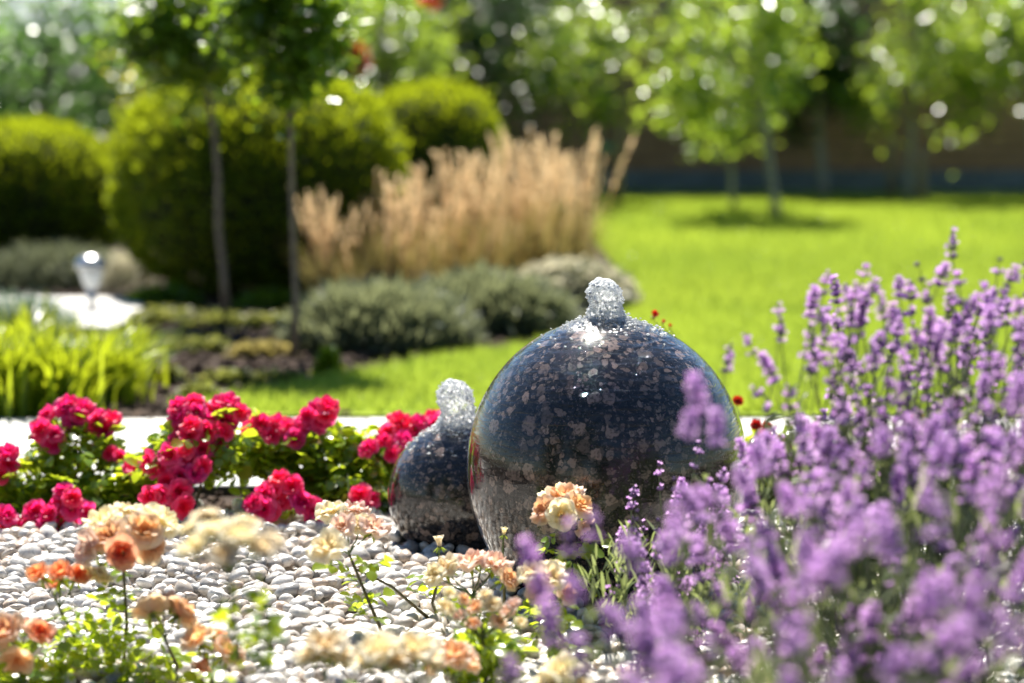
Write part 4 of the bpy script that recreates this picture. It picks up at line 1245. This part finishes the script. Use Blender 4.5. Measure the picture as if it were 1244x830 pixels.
def H(x, y, D, s, f, ms): return (P(x, y, D), s, f, ms)
fg_rose('tall stemmed peach rose truss with an orange hearted bloom facing forward', (P(140, 700, 3.75).x, 3.80),
        [H(150, 672, 3.66, 1.12, (0, -1, .25), ORANGEB), H(172, 648, 3.70, 1.0, (.4, -.7, .6), PEACHB), H(192, 638, 3.74, 1.0, (.7, -.2, .8), CREAMB), H(128, 640, 3.74, .95, (-.3, -.3, 1), CREAMB),
         H(112, 664, 3.70, .9, (-.9, -.5, .2), BLUSHB), H(155, 630, 3.78, .95, (.1, .1, 1), CREAMB), H(122, 690, 3.72, .8, (-.3, -.4, -.7), CREAMB), H(178, 665, 3.72, .85, (.6, -.6, .1), PEACHB), H(135, 655, 3.70, .9, (-.2, -.6, .6), PEACHB)], 14)
fg_rose('small truss of three orange half open roses left of the tall peach truss', (P(85, 700, 3.75).x, 3.8),
        [H(52, 702, 3.72, .85, (-.5, -.6, .7), ORANGEB), H(74, 703, 3.72, .9, (0, -.5, .9), ORANGEB), H(91, 704, 3.72, .85, (.4, -.5, .6), ORANGEB), H(70, 715, 3.74, .6, (-.2, -.4, .8), ORANGEB)], 9)
fg_rose('wide cream rose truss, strongly out of focus above the pebbles', (P(300, 700, 3.05).x, 3.10),
        [H(238, 668, 3.0, 1.0, (-.5, -.3, .8), CREAMB), H(262, 648, 3.02, 1.0, (-.1, -.1, 1), CREAMB), H(290, 655, 3.0, 1.05, (.1, -.3, 1), CREAMB), H(315, 668, 3.02, .95, (.5, -.3, .8), CREAMB), H(250, 632, 3.1, .9, (-.2, .2, 1), CREAMB),
         H(272, 678, 2.98, .9, (0, -.6, .8), CREAMB), H(300, 640, 3.1, .85, (.3, .2, 1), CREAMB), H(330, 660, 3.06, .8, (.6, 0, .8), CREAMB), H(232, 645, 3.08, .7, (-.6, .1, .8), CREAMB)], 5,
        [vol(300, 760, 3.05, 40, 70, 1, .04)], 60, bs=.84)
fg_rose('cream rose truss in front of the rose bush by the small ball', (P(470, 720, 3.98).x, 4.0),
        [H(404, 626, 4.02, .85, (-.3, -.3, 1), CREAMB), H(431, 625, 4.05, .8, (.2, -.1, 1), BLUSHB), H(452, 645, 4.0, .85, (.4, -.3, .9), BLUSHB), H(417, 643, 3.96, .75, (-.2, -.6, .8), BLUSHB), H(400, 670, 3.75, .95, (-.3, -.5, .8), CREAMB), H(438, 640, 4.0, .6, (.1, -.6, .7), CREAMB)], 12)
fg_rose('low peach rose cluster in the picture corner', (P(25, 790, 3.6).x, 3.66),
        [H(12, 772, 3.58, 1.0, (-.4, -.5, .7), PEACHB), H(45, 776, 3.6, .95, (.4, -.5, .6), ORANGEB), H(22, 796, 3.58, .85, (0, -.5, -.3), PEACHB), H(0, 788, 3.6, .9, (-.6, -.3, .4), PEACHB), H(32, 766, 3.64, .8, (.1, 0, 1), BLUSHB)], 12,
        [vol(30, 822, 3.64, 55, 26, 1, .07), vol(95, 795, 3.7, 70, 50, 1, .07)], 270)
fg_rose('pair of peach roses turned away, showing their green calyx', (P(200, 780, 3.65).x, 3.7),
        [H(185, 745, 3.62, .9, (-.3, .5, .5), PEACHB), H(216, 748, 3.64, .9, (.5, .4, .4), PEACHB), H(200, 735, 3.66, .8, (0, .6, .9), BLUSHB)], 12,
        [vol(150, 800, 3.7, 60, 46, 1, .07)], 120)
fg_rose('pair of peach roses low over the pebbles with dark calyx between them', (P(258, 820, 3.6).x, 3.64),
        [H(244, 782, 3.6, .92, (-.4, -.2, .7), PEACHB), H(272, 798, 3.6, .92, (.4, -.1, .5), PEACHB), H(262, 780, 3.64, .7, (.1, .3, 1), ORANGEB), H(250, 800, 3.6, .7, (-.2, -.2, -.5), ORANGEB)], 8)
fg_rose('pink and yellow rose truss in front of the small ball', (P(580, 740, 3.95).x, 4.0),
        [H(543, 694, 3.9, .8, (-.5, -.3, .8), CREAMB), H(572, 688, 3.95, .9, (-.1, -.2, 1), BLUSHB), H(600, 690, 3.95, .9, (.3, -.2, 1), BLUSHB), H(585, 684, 4.0, .8, (.1, .2, 1), BLUSHB), H(612, 706, 3.9, .7, (.6, -.3, .4), PEACHB), H(530, 700, 3.88, .6, (-.5, -.5, .4), CREAMB)], 11)
fg_rose('golden peach rose truss raised high before the large granite ball', (P(690, 740, 3.98).x, 4.02),
        [H(683, 608, 4.06, .9, (0, -.3, 1), PEACHB), H(664, 622, 4.02, .8, (-.6, -.4, .4), PEACHB), H(700, 618, 4.04, .85, (.5, -.4, .6), PEACHB), H(682, 626, 4.0, .8, (0, -.8, .2), CREAMB), H(674, 604, 4.1, .75, (-.4, .2, 1), CREAMB), H(706, 636, 4.04, .6, (.5, -.3, -.4), BLUSHB), H(693, 600, 4.1, .7, (.3, .2, 1), BLUSHB)], 18)
fg_rose('white rose cluster fading to orange below the golden truss', (P(660, 760, 3.8).x, 3.85),
        [H(648, 700, 3.82, .75, (-.3, -.4, .8), CREAMB), H(668, 706, 3.8, .85, (.1, -.5, .7), CREAMB), H(655, 720, 3.8, .7, (-.2, -.6, .3), BLUSHB), H(684, 722, 3.82, .65, (.5, -.4, .3), PEACHB), H(672, 692, 3.86, .6, (.1, .1, 1), CREAMB)], 14)
fg_rose('cluster of many small blush roses over shiny leaves', (P(580, 800, 3.6).x, 3.65),
        [H(x, y, 3.62 + random.uniform(-.03, .05), random.uniform(.5, .8), (random.gauss(0, .4), -.4, .7), random.choice([BLUSHB, PEACHB, CREAMB])) for x, y in
         ((545, 722), (562, 730), (580, 740), (558, 750), (600, 738), (618, 745), (632, 758), (575, 760), (538, 740), (605, 758), (590, 725), (625, 735))], 16,
        [vol(585, 800, 3.66, 48, 42, 1, .06)], 260, bs=.85)
for lb, x, y, D, ms in (('blurred cream rose low at the bottom edge below the stray dark stem', 505, 795, 3.25, CREAMB), ('golden peach rose low at the bottom edge under the blush cluster', 550, 802, 3.5, PEACHB),
                    ('pale cream rose half hidden by lavender at the bottom edge', 682, 822, 3.3, CREAMB), ('small pale rose alone over the pebbles below the cream truss', 395, 790, 3.3, CREAMB),
                    ('soft cream rose beside the blurred one at the bottom edge', 462, 796, 3.2, CREAMB)):
    fg_rose(lb, (P(x, y, D).x + .01, D + .04), [H(x, y, D, .95, (0, -.3, 1), ms), H(x + 14, y + 6, D + .02, .75, (.5, -.3, .7), ms), H(x - 14, y + 7, D + .01, .7, (-.5, -.3, .7), ms)], 6)
fg_rose('single closed yellow rose bud before the small granite ball', (P(536, 720, 4.1).x, 4.12), [H(534, 664, 4.1, 1.0, (-.1, 0, 1), BUD)], 4)
fg_rose('single rose bud on a green stalk against the large granite ball', (P(612, 720, 4.05).x, 4.1), [H(612, 650, 4.08, .7, (.1, 0, 1), BUD)], 3)

# a stray dark stem lying across the pebbles
a, b = P(430, 690, 4.0), G(520, 775); b.z = .035
sm = tube([a, a.lerp(b, .5) + Vector((0, 0, .012)), b], [.0022, .0026, .003], 6)
o = link('fallen_stem', mk('fallen_stem', [(*sm, 0, None)], [M_CANE])); tag(o, 'thin dark bare stem reaching down onto the white pebbles', 'stem')

# ================================================================== LAVENDER
def spike_mesh(i, lo=.5, hi=1.0, slim=1.0):
    r = random.Random(200 + i)
    rn = np.random.default_rng(200 + i)
    Hh = r.uniform(.022, .042)
    nw = r.choice([3, 4, 5])
    bend = r.uniform(-.012, .012)
    f = lambda z: (bend * (z / .06) ** 2 if z > 0 else 0)
    calP, calM, calC, pP, pM, pC = [], [], [], [], [], []
    flowering = r.uniform(lo, hi)
    for k in range(nw):
        z = Hh * k / (nw - 1) if k < nw - 1 else Hh * .96
        if k == 0: z = -.014 * r.random()
        sc_ = 1 - .35 * (k / (nw - 1))
        nf = r.choice([6, 7, 8]) if k < nw - 1 else 5
        for q in range(nf):
            a = 6.283 * q / nf + r.gauss(0, .2)
            d = np.array([math.cos(a), math.sin(a), 0])
            up = r.uniform(.5, 1.0) if k < nw - 1 else r.uniform(1.0, 1.5)
            M = rots(np.array([a - 1.5708]), np.array([up]), np.array([0.]))[0]
            ln = .0040 * slim * sc_ * r.uniform(.8, 1.3)
            S = np.diag([ln * .52, ln, ln * .52])
            axis = M @ np.array([0, 1, 0])
            base = np.array([f(z), 0, z]) + d * .001
            calP.append(base + axis * ln); calM.append(M @ S); calC.append([min(1, max(0, r.gauss(.45, .25))), .5, .5])
            if r.random() < flowering:
                tip = base + axis * ln * 2.0
                rr = .0042 * slim * r.uniform(.8, 1.35)
                for lobe in range(4):
                    la = lobe * 1.5708 + r.gauss(0, .3)
                    Mr = M @ rots(np.array([0.]), np.array([-1.57]), np.array([0.]))[0]
                    ML = M @ rots(np.array([0.]), np.array([0.]), np.array([la]))[0] @ rots(np.array([0.]), np.array([.95]), np.array([0.]))[0]
                    pP.append(tip); pM.append(ML * rr * 1.25); pC.append([min(1, max(0, r.gauss(.6, .25))), .5, .5])
    ch = []
    V, Fc, co = inst(ICO1, np.array(calM), np.array(calP), np.array(calC)); ch.append((V, Fc, 0, co))
    if pP:
        V, Fc, co = inst(leaf_t(.45, .12, .3), np.array(pM), np.array(pP), np.array(pC)); ch.append((V, Fc, 1, co))
    L = r.uniform(.20, .30)
    st = tube([(0, 0, Hh * .9), (f(Hh * .5), 0, Hh * .5), (0, 0, 0), (bend * .5, 0, -L * .35), (-bend * .3, bend * .6, -L)], [.0006, .0008, .0009, .0010, .0012], 5, False)
    ch.append((*st, 2, np.full((len(st[0]), 3), .5)))
    n = 6
    z = rn.uniform(-L, -L * .5, n)
    M = rots(rn.uniform(0, 6.28, n), rn.uniform(.7, 1.2, n), np.zeros(n))
    V, Fc, co = inst(LEAF_N, sc3(M, rn.uniform(.02, .035, n)), np.stack([np.zeros(n), np.zeros(n), z], 1), rcol(n)); ch.append((V, Fc, 3, co))
    return mk('flower_spike', ch, [M_CALYX, M_LAV, M_LAVSTEM, M_LAVL])
SPIKES = [spike_mesh(i) for i in range(9)]
SPIKES_DARK = [spike_mesh(i + 20, .10, .60, .92) for i in range(10)]

def lavender(label, root, spikes, nfol, frad, fz, kinds=None):
    """spikes: list of tip places; stems lean out from the root."""
    root = Vector((root[0], root[1], 0))
    e = empty('lavender_bush', root); tag(e, label, 'lavender', 'flowering lavender bushes beside the large ball')
    fol = []
    for p, s in spikes:
        p = Vector(p) - root
        d = (p - Vector((p.x * .45, p.y * .45, 0)))
        d = d.normalized() + Vector((random.gauss(0, .20), random.gauss(0, .20), 0))
        link('flower_spike', random.choice(kinds or SPIKES), e, p - d.normalized() * .03 * s, face(d), s)
        # the lower stem down to the woody base
        tail = p - d.normalized() * .24 * s
        fol.append(tube([tail, tail.lerp(Vector((p.x * .25, p.y * .25, .03)), .6), (p.x * .2, p.y * .2, .0)], [.0012, .0015, .002], 4, False))
    link('stems', mk('stems', [(*join(fol), 0, None)], [M_LAVSTEM]), e)['kind'] = 'stuff'
    p, d = cloud(nfol, (0, 0, fz), frad, .1)
    p = p[p[:, 2] > .02]; d = d[:len(p)]
    M = rots(rng.uniform(0, 6.28, len(p)), rng.uniform(.8, 1.5, len(p)), rng.normal(0, .3, len(p)))
    V, Fc, co = inst(leaf_t(.07, .02, .15), sc3(M, rng.uniform(.03, .055, len(p))), p, rcol(len(p)))
    link('foliage', mk('foliage', [(V, Fc, 0, co)], [M_LAVL]), e)['kind'] = 'stuff'
    return e

def S_(x, y, D, s=1.0): return (P(x, y, D), s)
def region(n, xf, yf, df, sf=(.85, 1.2), seed=0):
    r = random.Random(seed); out = []
    for i in range(n):
        x = r.uniform(*xf); y0, y1 = yf(x)
        y = y0 + (y1 - y0) * r.random() ** .9
        out.append(S_(x, y, r.uniform(*df), r.uniform(*sf)))
    return out
# rear bush: the sharper spikes against the lawn
rear = [S_(*q) for q in ((1157, 284, 3.45, 1.05), (1150, 320, 3.4, 1.0), (1163, 330, 3.4, 1.1), (1118, 330, 3.4, 1.25), (1105, 345, 3.4, 1.2), (1052, 322, 3.35, .9), (1005, 332, 3.35, .8), (1062, 345, 3.4, 1.0),
        (945, 370, 3.35, .9), (950, 392, 3.35, .9), (985, 400, 3.35, 1.2), (978, 425, 3.3, 1.1), (905, 408, 3.35, .75), (885, 428, 3.3, 1.0), (930, 440, 3.3, 1.0), (1212, 322, 3.4, 1.1), (1232, 330, 3.4, 1.1),
        (1195, 345, 3.4, 1.1), (1225, 365, 3.45, 1.0), (1180, 372, 3.4, 1.05), (1015, 385, 3.4, .8), (1035, 390, 3.35, .9), (1085, 375, 3.4, 1.1), (1092, 390, 3.35, 1.1), (1130, 390, 3.35, 1.1),
        (1155, 400, 3.4, 1.0), (1000, 430, 3.3, 1.0), (1025, 420, 3.35, 1.0), (1068, 415, 3.35, 1.05), (915, 470, 3.3, 1.0), (960, 470, 3.3, 1.0))]
rear += region(150, (900, 1290), lambda x: (max(330, 520 - (x - 880) * .62) + 30, 560), (3.15, 3.75), seed=3)
rear += region(62, (985, 1290), lambda x: (345 - (x - 985) * .10, 450), (3.25, 3.7), (.8, 1.15), seed=31)
lavender('tall lavender bush standing out in violet spikes against the bright lawn', (.60, 3.62), rear, 1500, (.28, .20, .20), .24, SPIKES_DARK + SPIKES[:3])
low_ = region(55, (770, 900), lambda x: (600 - (x - 770) * .8, 760), (3.55, 4.0), (.75, 1.0), seed=8)
low_ += [S_(770, 590, 3.95, .9), (P(765, 612, 3.95), .9), S_(757, 640, 3.95, .9), S_(752, 690, 3.9, .9), S_(738, 712, 3.9, .9), S_(800, 570, 3.9, .9)]
lavender('low lavender bush leaning on the large granite ball', (.235, 3.90), low_, 300, (.12, .12, .10), .12, SPIKES_DARK[:5] + SPIKES[:4])
mid = region(128, (800, 1290), lambda x: (max(470, 600 - (x - 800) * .35), 800), (2.75, 3.2), seed=5)
mid += [S_(845, 470, 2.75, 1.05), S_(838, 500, 2.75, 1.0), S_(1150, 490, 2.8, 1.1), S_(1145, 540, 2.7, 1.1), S_(870, 510, 2.85, 1.0), S_(1072, 520, 2.8, 1.0), S_(920, 545, 2.85, 1.0)]
lavender('broad blurred lavender bush filling the picture below the tall one', (.48, 2.98), mid, 450, (.30, .20, .20), .26)
near = region(48, (760, 1290), lambda x: (max(560, 700 - (x - 800) * .35), 860), (2.15, 2.6), (.9, 1.2), seed=6)
near += [S_(1215, 575, 2.3, 1.1), S_(1140, 605, 2.3, 1.0), S_(980, 610, 2.35, 1.0), S_(1045, 635, 2.3, 1.1), S_(990, 680, 2.25, 1.1), S_(1135, 700, 2.25, 1.3), S_(1165, 765, 2.2, 1.3), S_(1210, 665, 2.25, 1.2), S_(640, 665, 2.6, 1.0),
         S_(690, 640, 2.6, .9), S_(665, 745, 2.5, 1.1), S_(620, 800, 2.45, 1.1), S_(700, 780, 2.5, 1.1), S_(735, 735, 2.5, 1.1), S_(655, 705, 2.6, .9), S_(760, 660, 2.55, 1.0), S_(820, 620, 2.5, 1.0), S_(720, 620, 2.6, .8), S_(690, 700, 2.5, .9), S_(780, 740, 2.45, 1.1)]
lavender('nearest lavender bush, soft violet blurs along the bottom edge', (.30, 2.42), near, 250, (.26, .16, .18), .22)

# ================================================================== BEHIND THE CAMERA: unseen trees added to darken what the balls mirror
for k, (x, y, z, rx, rz, lb) in enumerate(((-4.4, -5.5, 3.2, 2.2, 2.4, 'large unseen leafy tree added behind the viewpoint, mirrored tallest in the granite balls'), (-1.2, -9.0, 2.0, 2.2, 1.7, 'unseen leafy tree added behind the viewpoint next to the tallest one'),
        (2.6, -10.0, 1.8, 2.2, 1.6, 'unseen leafy tree added in the middle of the row behind the viewpoint'), (6.2, -8.0, 1.9, 2.2, 1.8, 'unseen leafy tree added near the open end of the row behind the viewpoint'), (-8.0, -3.0, 2.4, 2.2, 2.2, 'unseen leafy tree added at the far end of the row behind the viewpoint'))):
    tree(lb, (x, y, 0), 0, z * 1.25, (rx, 1.6, rz * 1.35), 4200, .24, M_TREE_D, .14, 'unseen trees added to darken the reflections in the balls', 24)
